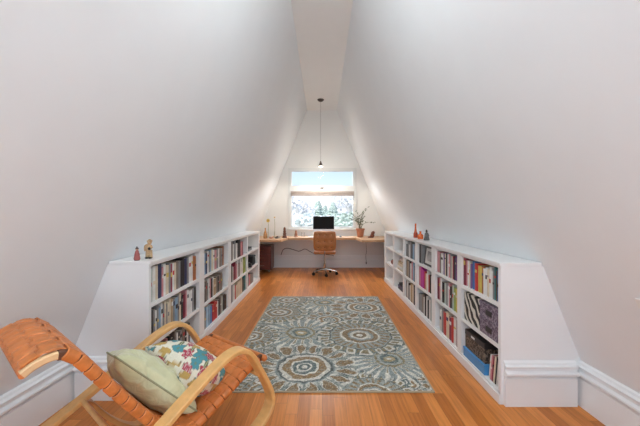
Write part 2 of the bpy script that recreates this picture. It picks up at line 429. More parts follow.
stack(1, 5.0, .30, .41, 'CWCZ', .035, 'the middle shelf, fifth bay, right bookcase')
stack(1, 4.98, .28, .085, 'KNK', .034, 'the bottom shelf, fifth bay, right bookcase')
stack(-1, 5.45, .30, .685, 'gK', .03, 'the top shelf, farthest bay, left bookcase')

def simple_box(name, label, cat, s, y0, y1, z0, z1, x0, x1, m, lidm=None, lid=.03, plates=None, platem=None, group=None):
    r = root(name, (s*(x0+x1)/2, (y0+y1)/2, z0), label, cat, group)
    part(MB().box(s*x0, s*x1, y0+.002, y1-.002, z0, z1-lid), 'body', m, r, bevel=.003)
    part(MB().box(s*(x0-.003), s*x1, y0, y1, z1-lid+.0005, z1), 'lid', lidm or m, r, bevel=.003)
    if plates:
        for (ya, yb, za, zb) in plates:
            part(MB().box(s*(x0-.004), s*(x0+.001), ya, yb, za, zb), 'label_holder', platem, r, bevel=.001)
    return r
def pat_mat(name, c1, c2, scale, kind):
    m = bpy.data.materials.new(name); nt, N, L, b = nodes_of(m)
    tc = N.new('ShaderNodeTexCoord'); mp = N.new('ShaderNodeMapping'); L.new(tc.outputs['Object'], mp.inputs['Vector'])
    r = N.new('ShaderNodeValToRGB'); r.color_ramp.interpolation = 'CONSTANT' if kind == 'zebra' else 'LINEAR'
    if kind == 'zebra':
        n = N.new('ShaderNodeTexWave'); n.inputs['Scale'].default_value = scale; n.inputs['Distortion'].default_value = 7; n.inputs['Detail'].default_value = 1.5; n.inputs['Detail Scale'].default_value = 1.2
        mp.inputs['Rotation'].default_value = (math.radians(35), 0, 0); n.bands_direction = 'Y'; r.color_ramp.elements[1].position = .5
        L.new(mp.outputs[0], n.inputs['Vector']); out = n.outputs['Fac']
    else:
        n = N.new('ShaderNodeTexNoise'); n.inputs['Scale'].default_value = scale; n.inputs['Detail'].default_value = 3; n.inputs['Distortion'].default_value = 2.5
        r.color_ramp.elements[0].position = .45; r.color_ramp.elements[1].position = .57
        L.new(mp.outputs[0], n.inputs['Vector']); out = n.outputs['Fac']
    r.color_ramp.elements[0].color = (*c1, 1); r.color_ramp.elements[1].color = (*c2, 1)
    L.new(out, r.inputs['Fac']); L.new(r.outputs[0], b.inputs['Base Color']); b.inputs['Roughness'].default_value = .6
    return m
zebra = pat_mat('zebra_print', (.03,.025,.02), (.78,.74,.66), 4.6, 'zebra')
damask = pat_mat('plum_damask', (.13,.09,.14), (.36,.30,.36), 28, 'n')
brownpat = pat_mat('brown_mottled', (.05,.035,.025), (.26,.19,.14), 30, 'n')
pewter = mat('pewter', (.09,.08,.08), .35, .8)
simple_box('storage_box', 'black and white zebra-print storage box in the nearest middle cubby of the right bookcase', 'box', 1, 2.44, 2.70, .41, .655, BX+.015, BX+.22, zebra, lid=.05)
for z, w in ((.41, 'lower'), (.535, 'upper')):
    simple_box('storage_box', f'plum damask storage box, {w} one of two stacked beside the zebra-print box', 'box', 1, 2.165, 2.425, z, z+.124, BX+.008, BX+.23, damask, lid=.03,
      plates=[(2.25, 2.33, z+.035, z+.075)], platem=pewter, group='stacked plum storage boxes')
bluepl = mat('blue_plastic', (.07,.30,.62), .35)
simple_box('storage_box', 'low bright blue storage box under the mottled brown box on the bottom shelf, right bookcase', 'box', 1, 2.345, 2.70, .085, .165, BX+.006, BX+.235, bluepl, lid=.015)
simple_box('storage_box', 'mottled brown storage box with dark lid resting on the blue box, right bookcase', 'box', 1, 2.365, 2.69, .165, .325, BX+.02, BX+.225, brownpat, mat('dark_lid', (.03,.025,.025), .4), .045,
      plates=[(2.52, 2.58, .288, .306)], platem=mat('paper_label', (.8,.8,.78), .7))
# leaning thin books at the near end of the bottom shelf
y = 2.20
for k, c in enumerate('WKCMPW'):
    t = .019
    book(1, y, y+t, .0855+math.sin(.13)*t/2, .212-.004*k, .19, c, f'thin {PAL[c][0]} book leaning beside the blue box, {ORD[k]} from the near end', 'thin books leaning beside the blue box', True, tilt=.13)
    y += t/math.cos(.13)+.0012
# small things in the far cubbies
r = root('camera', (-(BX+.08), 5.42, .38), 'black camera lying on the middle shelf of the farthest bay, left bookcase', 'camera')
part(MB().box(-(BX+.05), -(BX+.14), 5.33, 5.50, .38, .47), 'body', blackm, r, bevel=.008)
part(MB().lathe([(.04,0),(.042,.03),(.036,.05)], 18, Matrix.Translation((-(BX+.05), 5.41, .425)) @ Matrix.Rotation(PI/2, 4, 'Y')), 'lens', blackm, r, True)
r = root('camera_bag', (-(BX+.1), 5.72, .38), 'black soft camera bag at the back end of the middle shelf, left bookcase', 'bag')
part(MB().box(-(BX+.03), -(BX+.19), 5.62, 5.84, .38, .53), 'body', mat('black_nylon', (.02,.02,.022), .8), r, bevel=.025)
part(MB().box(-(BX+.025), -(BX+.19), 5.615, 5.845, .525, .56), 'flap', mat('black_nylon2', (.03,.03,.032), .8), r, bevel=.015)
r = root('jar', (BX+.08, 5.62, .41), 'small red-brown jar on the middle shelf of the farthest bay, right bookcase', 'jar')
part(MB().lathe([(.03,0),(.05,.02),(.052,.06),(.035,.08)], 18, T(BX+.08, 5.62, .41)), 'body', mat('red_clay', (.28,.05,.03), .4), r, True)
part(MB().lathe([(.036,0),(.036,.012),(.012,.02),(.012,.035)], 18, T(BX+.08, 5.62, .4905)), 'lid', blackm, r, True)
r = root('bowl', (BX+.1, 5.03, .5505), 'small white bowl on the flat books, middle shelf of the fifth bay', 'bowl')
part(MB().lathe([(.03,0),(.05,.02),(.065,.055),(.058,.055),(.04,.02)], 20, T(BX+.1, 5.03, .5505)), 'body', shelfm, r, True)

# ------------------------------------------------------------------ figures on the bookcase tops
def at(px, py, d): return ((px-CX)/F*d, d, H-(py-CY)/F*d)
# small red figure (left)
def place_on_top(px, d): return ((px-CX)/F*d, d, ZT)
x, y, z = place_on_top(137, 2.42)
x = -(BX+.11); d = F*(-x)/(CX-137); y = d
r = root('figurine', (x, y, z), 'small carved figurine in a red robe with black hair, on the left bookcase top', 'figurine')
rd = mat('red_robe', (.42,.12,.11), .6); sk = mat('carved_skin', (.55,.33,.22), .6); bl = mat('black_paint', (.02,.016,.015), .5)
part(MB().lathe([(.022,.005),(.026,.015),(.021,.04),(.017,.06),(.013,.078),(.008,.086)], 16, T(x, y, z)).tube([(x+.012,y-.005,z+.066),(x+.026,y-.012,z+.054),(x+.03,y-.018,z+.05)], .005), 'robe', rd, r, True)
part(MB().ball((x, y, z+.094), .0115), 'head', sk, r, True)
part(MB().ball((x-.001, y+.002, z+.099), (.0125,.0125,.0115)).ball((x-.002, y+.002, z+.113), .005), 'hair', bl, r, True)
part(MB().lathe([(.02,0),(.02,.006)], 14, T(x, y, z)), 'base', bl, r)
r.scale = (.88,.88,.88)
x = -(BX+.075); y = F*(-x)/(CX-149); 
r = root('figurine', (x, y, z), 'beige carved figurine standing with a bundle held at its side, on the left bookcase top', 'figurine')
FIG = r
be = mat('beige_carving', (.60,.40,.22), .6, var=.2, scale=60)
mb = MB()
for dx in (-.016, .016): mb.tube([(x+dx, y, z+.012), (x+dx*.9, y, z+.05), (x+dx*.7, y, z+.075)], [.014,.015,.017], 10)
mb.tube(bez([(x-.004,y,z+.06),(x-.006,y,z+.085),(x-.002,y,z+.112),(x+.002,y,z+.128)], 4), [.022]*4+[.027]*4+[.024]*4+[.012], 14)
mb.tube([(x-.022,y-.004,z+.118),(x-.034,y-.006,z+.095),(x-.028,y-.012,z+.07)], [.009,.009,.007], 8).tube([(x+.02,y-.004,z+.118),(x+.03,y-.008,z+.1),(x+.018,y-.02,z+.09)], [.009,.009,.007], 8)
part(mb, 'body', be, r, True)
part(MB().ball((x+.006, y-.002, z+.147), (.019,.019,.021)).ball((x+.006,y-.02,z+.145), .004), 'head', be, r, True)
part(MB().ball((x+.006, y, z+.158), (.024,.024,.01)).ball((x+.006, y, z+.165), (.014,.014,.010)), 'hat', mat('beige_hat', (.5,.33,.18), .6), r, True)
part(MB().ball((x-.028, y+.004, z+.098), (.018,.016,.03)), 'bundle', mat('straw_bundle', (.48,.32,.16), .8), r, True)
part(MB().ball((x+.016, y-.024, z+.092), (.012,.01,.013)), 'black_pouch', bl, r, True)
part(MB().ball((x-.016, y-.006, z+.008), (.015,.022,.008)).ball((x+.016, y-.006, z+.008), (.015,.022,.008)), 'boots', bl, r, True)
r.scale = (.86,.86,.86)
# right: orange bottle vases and grey figure
orm = mat('orange_glaze', (.70,.13,.03), .22); rem = mat('red_orange_glaze', (.45,.07,.03), .25)
x = BX+.10; y = F*x/(415.6-CX)
r = root('bottle_vase', (x, y, ZT), 'tall thin orange bottle vase on the right bookcase top', 'vase')
part(MB().lathe([(.028,0),(.03,.005),(.03,.06),(.024,.075)], 18, T(x, y, ZT)), 'base_section', rem, r, True)
part(MB().lathe([(.024,.0755),(.017,.095),(.013,.13),(.011,.19),(.014,.205),(.011,.206)], 18, T(x, y, ZT)), 'neck', orm, r, True)
x = BX+.10; y = F*x/(420.4-CX)
r = root('bottle_vase', (x, y, ZT), 'squat bright orange bottle vase with short neck on the right bookcase top', 'vase')
part(MB().lathe([(.034,0),(.038,.006),(.038,.05),(.033,.062),(.016,.068)], 20, T(x, y, ZT)), 'body', mat('bright_orange_glaze', (.85,.16,.03), .2), r, True)
part(MB().lathe([(.015,.0685),(.013,.095),(.017,.105),(.013,.1055)], 16, T(x, y, ZT)), 'neck', orm, r, True)
x = BX+.11; y = F*x/(426.6-CX)
r = root('figurine', (x, y, ZT), 'dark grey robed statuette with black head on the right bookcase top', 'figurine')
part(MB().lathe([(.036,0),(.037,.008),(.03,.04),(.023,.075),(.019,.095),(.008,.106)], 18, T(x, y, ZT)).tube([(x-.018,y,ZT+.09),(x-.026,y-.01,ZT+.06),(x-.01,y-.028,ZT+.055)], .007).tube([(x+.018,y,ZT+.09),(x+.026,y-.01,ZT+.06),(x+.008,y-.028,ZT+.055)], .007), 'robe', mat('grey_stone', (.13,.125,.12), .6, var=.3), r, True)
part(MB().ball((x, y, ZT+.119), (.014,.014,.017)).ball((x, y+.002, ZT+.134), .007), 'head', bl, r, True)

# ------------------------------------------------------------------ window and blind
w = bpy.data.objects.new('window_1', None); C.objects.link(w); w['kind'] = 'structure'
ROOTLOC[w.name] = Vector((0,0,0))
casem = mat('window_white', (.78,.80,.79), .4, var=.01)
mb = MB(); yc0, yc1 = Y1-.022, Y1-.0005
for q in ((HX0-.05,HX0+.012,HZ0-.02,HZ1+.05),(HX1-.012,HX1+.05,HZ0-.02,HZ1+.05),(HX0+.012,HX1-.012,HZ1-.01,HZ1+.05),(HX0+.012,HX1-.012,HZ0-.02,HZ0+.01)): mb.box(q[0], q[1], yc0, yc1, q[2], q[3])
part(mb, 'window_casing', casem, w)
part(MB().box(HX0-.08, HX1+.08, Y1-.06, Y1-.001, HZ0-.05, HZ0-.02), 'window_sill', casem, w, bevel=.004)
def rect_frame(x0, x1, z0, z1, y0, y1, t):
    return MB().box(x0, x0+t, y0, y1, z0, z1).box(x1-t, x1, y0, y1, z0, z1).box(x0+t, x1-t, y0, y1, z0, z0+t).box(x0+t, x1-t, y0, y1, z1-t, z1)
ya, yb = Y1+.02, Y1+.08
part(MB().box(HX0+.001, HX1-.001, ya-.015, yb+.02, 1.925, 2.035), 'transom', casem, w)
up = part(rect_frame(HX0+.001, HX1-.001, 2.036, HZ1-.001, ya, yb, .035), 'window_frame', casem, w)
lo_ = part(rect_frame(HX0+.001, HX1-.001, HZ0+.001, 1.924, ya, yb, .035), 'window_frame', casem, w)
part(MB().box(HX0+.04, HX1-.04, ya+.03, ya+.035, 2.07, HZ1-.036), 'glass_pane', glassm, up)
part(MB().box(HX0+.04, HX1-.04, ya+.03, ya+.035, HZ0+.036, 1.888), 'glass_pane', glassm, lo_)
part(MB().box(-.06, .06, ya-.045, ya-.016, 2.0, 2.02).box(-.015,.015,ya-.035,ya-.016,1.985,2.03), 'handle', pewter, w, bevel=.003)
bl_ = root('roman_blind', (0, Y1, 1.85), 'taupe fabric blind drawn up under the window transom', 'blind')
bf = mat('taupe_fabric', (.50,.43,.39), .9, var=.1, scale=60)
part(MB().box(HX0+.014, HX1-.014, Y1-.035, Y1-.001, 1.895, 1.925), 'head_rail', bf, bl_, bevel=.004)
mb = MB()
for k in range(3): mb.box(HX0+.014, HX1-.014, Y1-.045-.006*k, Y1-.012+.002*k, 1.805+.03*k, 1.833+.03*k)
part(mb, 'folds', bf, bl_, bevel=.008)

# added window behind the viewer, unseen, put in to light the room
w2 = bpy.data.objects.new('added_rear_window', None); C.objects.link(w2); w2['kind'] = 'structure'; ROOTLOC[w2.name] = Vector((0,0,0))
part(rect_frame(-.849, .849, .751, 2.449, Y0-.11, Y0-.05, .05).box(-.02,.02,Y0-.11,Y0-.05,.801,2.399), 'window_frame', casem, w2)

# outlet plate at the right edge
d = 1.487; zc = H-(305-CY)/F*d
Mp = Matrix.Translation((SX(zc)-.001, d, zc)) @ Matrix.Rotation(math.atan(.396), 4, 'Y') @ Matrix.Rotation(0, 4, 'Z')
r = root('light_switch', (SX(zc), d, zc), 'white light switch plate on the right sloping wall', 'light switch')
Mp2 = Matrix.Translation((SX(zc), d, zc)) @ Matrix.Rotation(-math.atan(.396), 4, 'Y')
part(MB().box(-.007, -.0005, -.036, .036, -.029, .029, Mp2), 'plate', mat('switch_white', (.9,.9,.88), .3), r, bevel=.003)
part(MB().box(-.011, -.007, -.008, .008, -.016, .016, Mp2), 'toggle', mat('switch_white', (.9,.9,.88), .3), r)

# ------------------------------------------------------------------ desk
DZ0, DZ1 = .745, .80
desk = root('desk', (0, 7.0, 0), 'long built-in light wood desk across the far end under the window', 'desk')
top = [(-1.62,6.43),(-.88,6.43),(-.80,7.02),(.79,7.02),(.855,6.43),(1.62,6.43),(1.62,Y1-.038),(-1.62,Y1-.038)]
part(MB().prism(top, 'z', DZ0, DZ1), 'desktop', woodm, desk, bevel=.004)
for xx in (-1.30, -.25, .45, 1.30):
    part(MB().box(xx-.015, xx+.015, 7.12, Y1-.001, DZ0-.04, DZ0-.0005).box(xx-.015, xx+.015, Y1-.03, Y1-.001, DZ0-.26, DZ0-.04), 'bracket', trimm, desk)

def ontop(px, d): return ((px-CX)/F*d, d, DZ1+.0005)
# all-in-one computer
x, y, z = ontop(323.6, 7.22)
alum = mat('aluminium', (.72,.73,.74), .35, .6, var=.02)
r = root('computer', (x, y, z), 'slim silver desktop computer with black screen in front of the window', 'computer')
part(MB().box(x-.255, x+.255, y-.002, y+.018, z+.10, z+.50), 'casing', alum, r, bevel=.006)
part(MB().box(x-.252, x+.252, y-.006, y-.0022, z+.185, z+.498), 'screen', mat('screen_black', (.008,.008,.009), .6, var=.01, spec=.15), r)
part(MB().prism([(y+.02,z+.22),(y+.03,z+.22),(y+.085,z+.012),(y+.075,z+.008)], 'x', x-.09, x+.09), 'stand', alum, r)
part(MB().box(x-.10, x+.10, y-.06, y+.12, z, z+.008), 'foot', alum, r, bevel=.003)
x, y, z = ontop(316.5, 7.10)
r = root('keyboard', (x, y, z), 'slim white keyboard on the desk in front of the computer', 'keyboard')
part(MB().box(x-.2, x+.2, y-.055, y+.055, z, z+.01), 'body', alum, r, bevel=.003)
mb = MB()
for i in range(14):
    for j in range(4): mb.box(x-.19+i*.0275, x-.168+i*.0275, y-.045+j*.024, y-.025+j*.024, z+.0101, z+.014)
part(mb, 'keys', mat('keys_white', (.85,.85,.85), .5), r)
x, y, z = ontop(340.5, 7.12)
r = root('mouse', (x, y, z), 'black computer mouse on the desk right of the chair', 'mouse')
part(MB().ball((x, y, z+.016), (.035,.05,.016)), 'body', blackm, r, True)
part(MB().ball((x, y-.02, z+.031), (.004,.010,.005)), 'scroll_wheel', pewter, r, True)
x, y, z = ontop(337.5, 7.12)

# potted plant
x, y, z = ontop(360.3, 7.15)
r = root('potted_plant', (x, y, z), 'terracotta pot with a sparse leafy branching plant at the desk corner', 'potted plant')
part(MB().lathe([(.065,0),(.07,.004),(.095,.17),(.108,.17),(.108,.205),(.094,.205),(.088,.19)], 24, T(x, y, z)), 'pot', mat('terracotta', (.50,.20,.11), .7, var=.1), r, True)
part(MB().lathe([(.086,.175),(.086,.192)], 20, T(x, y, z)), 'soil', mat('soil_moss', (.30,.24,.12), .95, var=.4, scale=60), r)
stem = mat('plant_stem', (.16,.15,.08), .8); leafm = mat('plant_leaf', (.10,.15,.09), .6, var=.35, scale=20)
rng = random.Random(3)
mb = MB(); lf = MB()
def leaf(p, dr, L_, W_):
    dr = dr.normalized(); s_ = dr.cross(Vector((rng.uniform(-1,1), rng.uniform(-1,1), rng.uniform(-1,1)))).normalized(); n_ = dr.cross(s_)
    vs = [p, p+dr*L_*.35+s_*W_, p+dr*L_*.35-s_*W_, p+dr*L_+n_*L_*.1, p+dr*L_*.4+n_*W_*.4]
    lf.add(vs, [(0,1,4),(1,3,4),(3,2,4),(2,0,4)])
tips = [(-.30,.05,.34),(-.24,-.05,.48),(-.14,.05,.40),(-.10,-.03,.55),(-.02,0,.42),(.05,.04,.50),(.10,-.04,.60),(.18,.0,.66),(.12,.03,.40),(-.2,0,.28),(.02,-.05,.30),(.36,0,.20),(-.36,.0,.45)]
for tx, ty, tz in tips:
    b0 = Vector((x+rng.uniform(-.03,.03), y+rng.uniform(-.03,.03), z+.19)); e = Vector((x+tx, y+ty, z+.19+tz*.78))
    m_ = (b0+e)/2+Vector((tx*-.12, 0, .07))
    pts = bez([b0, m_, e], 6); mb.tube(pts, [.005-.0035*i/(len(pts)-1) for i in range(len(pts))], 5)
    for i, p in enumerate(pts):
        if i < 3: continue
        for _ in range(1): leaf(p, Vector((rng.uniform(-1,1), rng.uniform(-1,1), rng.uniform(-.3,1))), rng.uniform(.035,.06), rng.uniform(.009,.015))
part(mb, 'stems', stem, r, True); part(lf, 'foliage', leafm, r)
# brown mug-like wooden block at right
x, y, z = ontop(372.3, 7.0)
brm = mat('dark_red_wood', (.20,.06,.035), .45, var=.2)
r = root('ornament', (x, y, z), 'small dark red-brown seated animal carving on the desk right of the pot', 'ornament')
part(MB().ball((x, y, z+.045), (.05,.04,.05)).ball((x+.01, y, z+.10), (.045,.035,.035)).tube([(x-.03,y,z+.012),(x-.07,y,z+.012),(x-.10,y,z+.01)], [.018,.014,.008], 8), 'body', brm, r, True)
part(MB().ball((x+.02, y, z+.125), (.036,.03,.028)).ball((x+.045, y-.012, z+.12), .014), 'head', brm, r, True)
# left of desk: bottle, vases with flowers, carvings
x, y, z = ontop(265.3, 6.75)
r = root('bottle', (x, y, z), 'amber glass bottle at the left end of the desk', 'bottle')
part(MB().lathe([(.038,0),(.042,.01),(.04,.09),(.025,.15),(.013,.18),(.013,.225),(.017,.23),(.014,.235)], 20, T(x, y, z)), 'body', mat('amber_glaze', (.58,.30,.12), .25, var=.15), r, True)
flm = mat('yellow_petal', (.75,.55,.12), .7); gst = mat('green_stem', (.30,.33,.16), .7)
for (px, d, hh, lab, big) in ((268.2, 6.85, .40, 'single large yellow flower in a narrow glass vase by the amber bottle', 1), (274.6, 6.9, .47, 'tall thin stem with small yellow bud in a vase right of the large flower', 0)):
    x, y, z = ontop(px, d)
    r = root('flower_vase', (x, y, z), lab, 'vase')
    part(MB().lathe([(.022,0),(.024,.006),(.016,.05),(.012,.12),(.016,.14),(.012,.141)], 16, T(x, y, z)), 'vase', mat('pale_glass', (.62,.60,.52), .15), r, True)
    part(MB().tube(bez([(x,y,z+.1),(x+.006,y,z+.25),(x,y,z+hh-.03)], 6), .004, 6), 'stem', gst, r, True)
    mb = MB(); c = Vector((x, y-.004, z+hh))
    n = 12 if big else 7; L_ = .048 if big else .022
    for k in range(n):
        a = 2*PI*k/n; dr = Vector((math.cos(a), -.25, math.sin(a))); s_ = Vector((-math.sin(a), 0, math.cos(a)))
        mb.add([c, c+dr*L_*.6+s_*L_*.2, c+dr*L_, c+dr*L_*.6-s_*L_*.2, c+dr*L_*.6+Vector((0,-.006,0))], [(0,1,4),(1,2,4),(2,3,4),(3,0,4)])
    part(mb, 'petals', flm, r); part(MB().ball(tuple(c+Vector((0,-.006,0))), .014 if big else .01), 'flower_centre', mat('ochre_centre', (.55,.33,.06), .8), r, True)
x, y, z = ontop(271.2, 6.72)
r = root('dish', (x, y, z), 'small terracotta dish holding a candle on the left of the desk', 'dish')
part(MB().lathe([(.035,0),(.05,.02),(.055,.035),(.048,.035),(.03,.012)], 20, T(x, y, z)), 'bowl', mat('pink_clay', (.62,.30,.22), .6), r, True)
part(MB().lathe([(.022,.013),(.022,.055),(.004,.057)], 16, T(x, y, z)), 'candle', mat('wax', (.8,.72,.66), .5), r, True)
x, y, z = ontop(276.4, 6.75)
r = root('stone', (x, y, z), 'small dark grey pebble ornament on the desk, left of the tall carving', 'stone')
part(MB().ball((x, y, z+.018), (.04,.03,.018)).ball((x+.02, y, z+.04), (.02,.018,.014)), 'body', mat('dark_pebble', (.12,.10,.09), .6), r, True)
x, y, z = ontop(279.2, 6.78)
r = root('cup', (x, y, z), 'small pale cup on the desk beside the dark pebble ornament', 'cup')
part(MB().lathe([(.018,0),(.024,.004),(.028,.05),(.024,.05),(.02,.01)], 18, T(x, y, z)), 'body', mat('pale_china', (.72,.70,.66), .3), r, True)
part(MB().tube(bez([(x+.026,y,z+.04),(x+.042,y,z+.035),(x+.04,y,z+.018),(x+.024,y,z+.014)], 5), .004, 6), 'handle', mat('pale_china', (.72,.70,.66), .3), r, True)
def carving(px, d, h, w, label, m):
    x, y, z = ontop(px, d); r = root('wood_carving', (x, y, z), label, 'carving')
    part(MB().box(x-w*.6, x+w*.6, y-w*.5, y+w*.5, z, z+h*.06), 'base', m, r, bevel=.003)
    mb = MB(); mb.lathe([(w*.5,h*.0605),(w*.48,h*.18),(w*.36,h*.22),(w*.42,h*.4),(w*.3,h*.45),(w*.34,h*.62),(w*.24,h*.68),(w*.28,h*.82),(w*.2,h*.94),(w*.05,h)], 6, T(x, y, z, .3))
    part(mb, 'body', m, r); return r
carving(284.6, 6.95, .25, .10, 'tall dark brown carved wooden totem on the desk left of the window', mat('walnut', (.17,.065,.035), .5, var=.3, scale=40))
carving(296, 7.25, .16, .095, 'short reddish-brown carved wooden totem on the desk below the window', mat('redwood', (.42,.20,.13), .5, var=.2, scale=40))
x, y, z = ontop(303, 7.2)
r = root('drinking_glass', (x, y, z), 'clear drinking glass on the desk left of the computer', 'glass')
part(MB().lathe([(.03,0),(.036,.11),(.033,.11),(.027,.006)], 20, T(x, y, z)), 'body', glassm, r, True)

# under the desk: red-brown trunk on casters, cables
x0, x1, y0, y1 = -1.56, -1.165, 6.86, 7.3
r = root('drawer_cabinet', ((x0+x1)/2, (y0+y1)/2, 0), 'dark red-brown leather-look rolling cabinet under the left end of the desk', 'cabinet')
part(MB().box(x0, x1, y0, y1, .07, .62), 'body', mat('oxblood', (.11,.028,.02), .4, var=.25, scale=12), r, bevel=.01)
for k in range(3):
    dd_ = part(MB().box(x0+.02, x1-.02, y0-.012, y0-.0005, .085+k*.178, .25+k*.178), 'drawer', mat('oxblood_light', (.16,.04,.028), .35, var=.2, scale=12), r, bevel=.004)
    part(MB().tube([(x0+.15,y0-.012,.17+k*.178),(x0+.15,y0-.03,.17+k*.178),(x1-.15,y0-.03,.17+k*.178),(x1-.15,y0-.012,.17+k*.178)], .005, 6), 'handle', chrome, dd_, True)
for xx in (x0+.05, x1-.05):
    for yy in (y0+.05, y1-.05):
        part(MB().lathe([(.028,-.012),(.03,-.008),(.03,.008),(.028,.012)], 16, Matrix.Translation((xx, yy, .0305)) @ Matrix.Rotation(PI/2, 4, 'Y')).box(xx-.02, xx+.02, yy-.02, yy+.02, .061, .0695), 'caster', chrome, r, True)
cab = mat('dark_cable', (.06,.05,.045), .6)
def P(px, py, d=7.50): return ((px-CX)/F*d, d, H-(py-CY)/F*d)
pts = bez([P(281,255), P(283,250), P(287,248.2), P(293,249.5), P(299,251.2), P(305,249), P(310,251.5), P(316,254), P(321,252.5,7.46), P(324,250,7.4)], 5)
tag(MB().tube(pts, .008, 6).build('cable', cab, smooth=True, loc=tuple(pts[0])), 'dark wavy computer cable hung along the wall under the desk', 'cable')
pts = bez([(P(365.5,250,7.5)[0], 7.5, DZ0-.002), P(366.5,250), P(365.8,256), P(366.3,262)], 5)
tag(MB().tube(pts, .005, 6).tube([P(366.3,262), P(366.3,264)], .014, 8).build('cord', mat('grey_cord', (.22,.2,.19), .6), smooth=True, loc=tuple(pts[0])), 'thin grey cord with a plug hanging under the right part of the desk', 'cord')

# ------------------------------------------------------------------ desk chair
cx_, cy_ = .06, 6.70
r = root('office_chair', (cx_, cy_, 0), 'brown leather office chair with buttoned back on a chrome five-star base', 'office chair')
yb_ = 6.46
# backrest as a tufted pad
nx_, nz_ = 28, 26; W_, Z0_, Z1_ = .245, .545, .985
btn = [(a, b) for a in (-.14, 0, .14) for b in (.63, .765, .90)]
vs = []; fs = []
for side in (-1, 1):
    for j in range(nz_+1):
        for i in range(nx_+1):
            u_ = -1+2*i/nx_; v_ = -1+2*j/nz_
            e = (max(0, 1-abs(u_)**6)*max(0, 1-abs(v_)**6))**.4
            xx = W_*u_*(1-.10*abs(v_)**4); zz = (Z0_+Z1_)/2+(Z1_-Z0_)/2*v_*(1-.08*abs(u_)**4)
            th = .035*e
            for bx_, bz_ in btn: th -= .016*math.exp(-((xx-bx_)**2+(zz-bz_)**2)/.0012)
            vs.append((cx_+xx, yb_+side*max(th, 0)-.03*(v_), zz))
n1 = (nx_+1)*(nz_+1)
for s in (0, 1):
    for j in range(nz_):
        for i in range(nx_):
            a = s*n1+j*(nx_+1)+i; fs.append((a, a+1, a+nx_+2, a+nx_+1))
part(MB().add(vs, fs), 'backrest', dleather, r, True)
bt = mat('button_highlight', (.55,.40,.22), .4)  # top row pale as a painted highlight, lower rows dark as shadow dots
for a, b in btn: part(MB().ball((cx_+a, yb_-.026-.03*((b-.765)/.22), b), (.011,.006,.011), 10), 'button', bt if b > .85 else mat('button_leather_shaded', (.10,.04,.02), .4), r, True)
part(MB().box(cx_-.24, cx_+.24, 6.50, 6.95, .47, .55), 'seat', dleather, r, bevel=.03)
part(MB().tube([(cx_, 6.7, .46), (cx_, 6.55, .455), (cx_, 6.49, .50), (cx_, 6.49, .62)], .015, 8), 'back_bar', chrome, r, True)
part(MB().lathe([(.05,.455),(.05,.469)], 16, T(cx_, cy_, 0)).lathe([(.016,.22),(.016,.455)], 16, T(cx_, cy_, 0)).lathe([(.027,.10),(.027,.24),(.02,.245)], 16, T(cx_, cy_, 0)), 'gas_lift', chrome, r, True)
part(MB().tube([(cx_+.03,cy_,.445),(cx_+.16,cy_-.06,.44),(cx_+.2,cy_-.08,.43)], .006, 6), 'lever', blackm, r, True)
for k in range(5):
    a = -PI/2+.12+2*PI*k/5; ex, ey = cx_+.27*math.cos(a), cy_+.27*math.sin(a)
    lg = part(MB().tube([(cx_, cy_, .125), (cx_+.14*math.cos(a), cy_+.14*math.sin(a), .105), (ex, ey, .08)], [.024,.018,.014], 8), 'leg', chrome, r, True)
    Mw = Matrix.Translation((ex, ey, .032)) @ Matrix.Rotation(a+.6, 4, 'Z') @ Matrix.Rotation(PI/2, 4, 'Y')
    part(MB().lathe([(.026,-.025),(.031,-.02),(.031,-.006),(.02,-.004),(.02,.004),(.031,.006),(.031,.02),(.026,.025)], 16, Mw).ball((ex, ey, .055), (.026,.026,.02), 10), 'caster', blackm, lg, True)

# ------------------------------------------------------------------ pendant lamp
lx, ly = -.03, 6.9
r = root('pendant_lamp', (lx, ly, ZC), 'small grey cone pendant lamp hanging on a long wire before the window', 'pendant lamp')
part(MB().lathe([(.012,ZC-.05),(.05,ZC-.035),(.075,ZC-.012),(.078,ZC-.0005)], 24, T(lx, ly, 0)), 'canopy', pewter, r, True)
part(MB().tube([(lx, ly, ZC-.05), (lx, ly, 2.56)], .0035, 6), 'wire', mat('grey_wire', (.3,.28,.27), .5), r)
part(MB().lathe([(.012,2.57),(.015,2.55),(.022,2.53),(.05,2.455),(.048,2.45),(.02,2.52)], 24, T(lx, ly, 0)), 'lamp_shade', mat('dark_metal_shade', (.14,.12,.11), .35, .7), r, True)
part(MB().lathe([(.01,2.49),(.038,2.475),(.045,2.447),(.03,2.43),(.01,2.425)], 20, T(lx, ly, 0)), 'bulb', emis('bulb_glow', (1,.9,.72), 2.5), r, True)

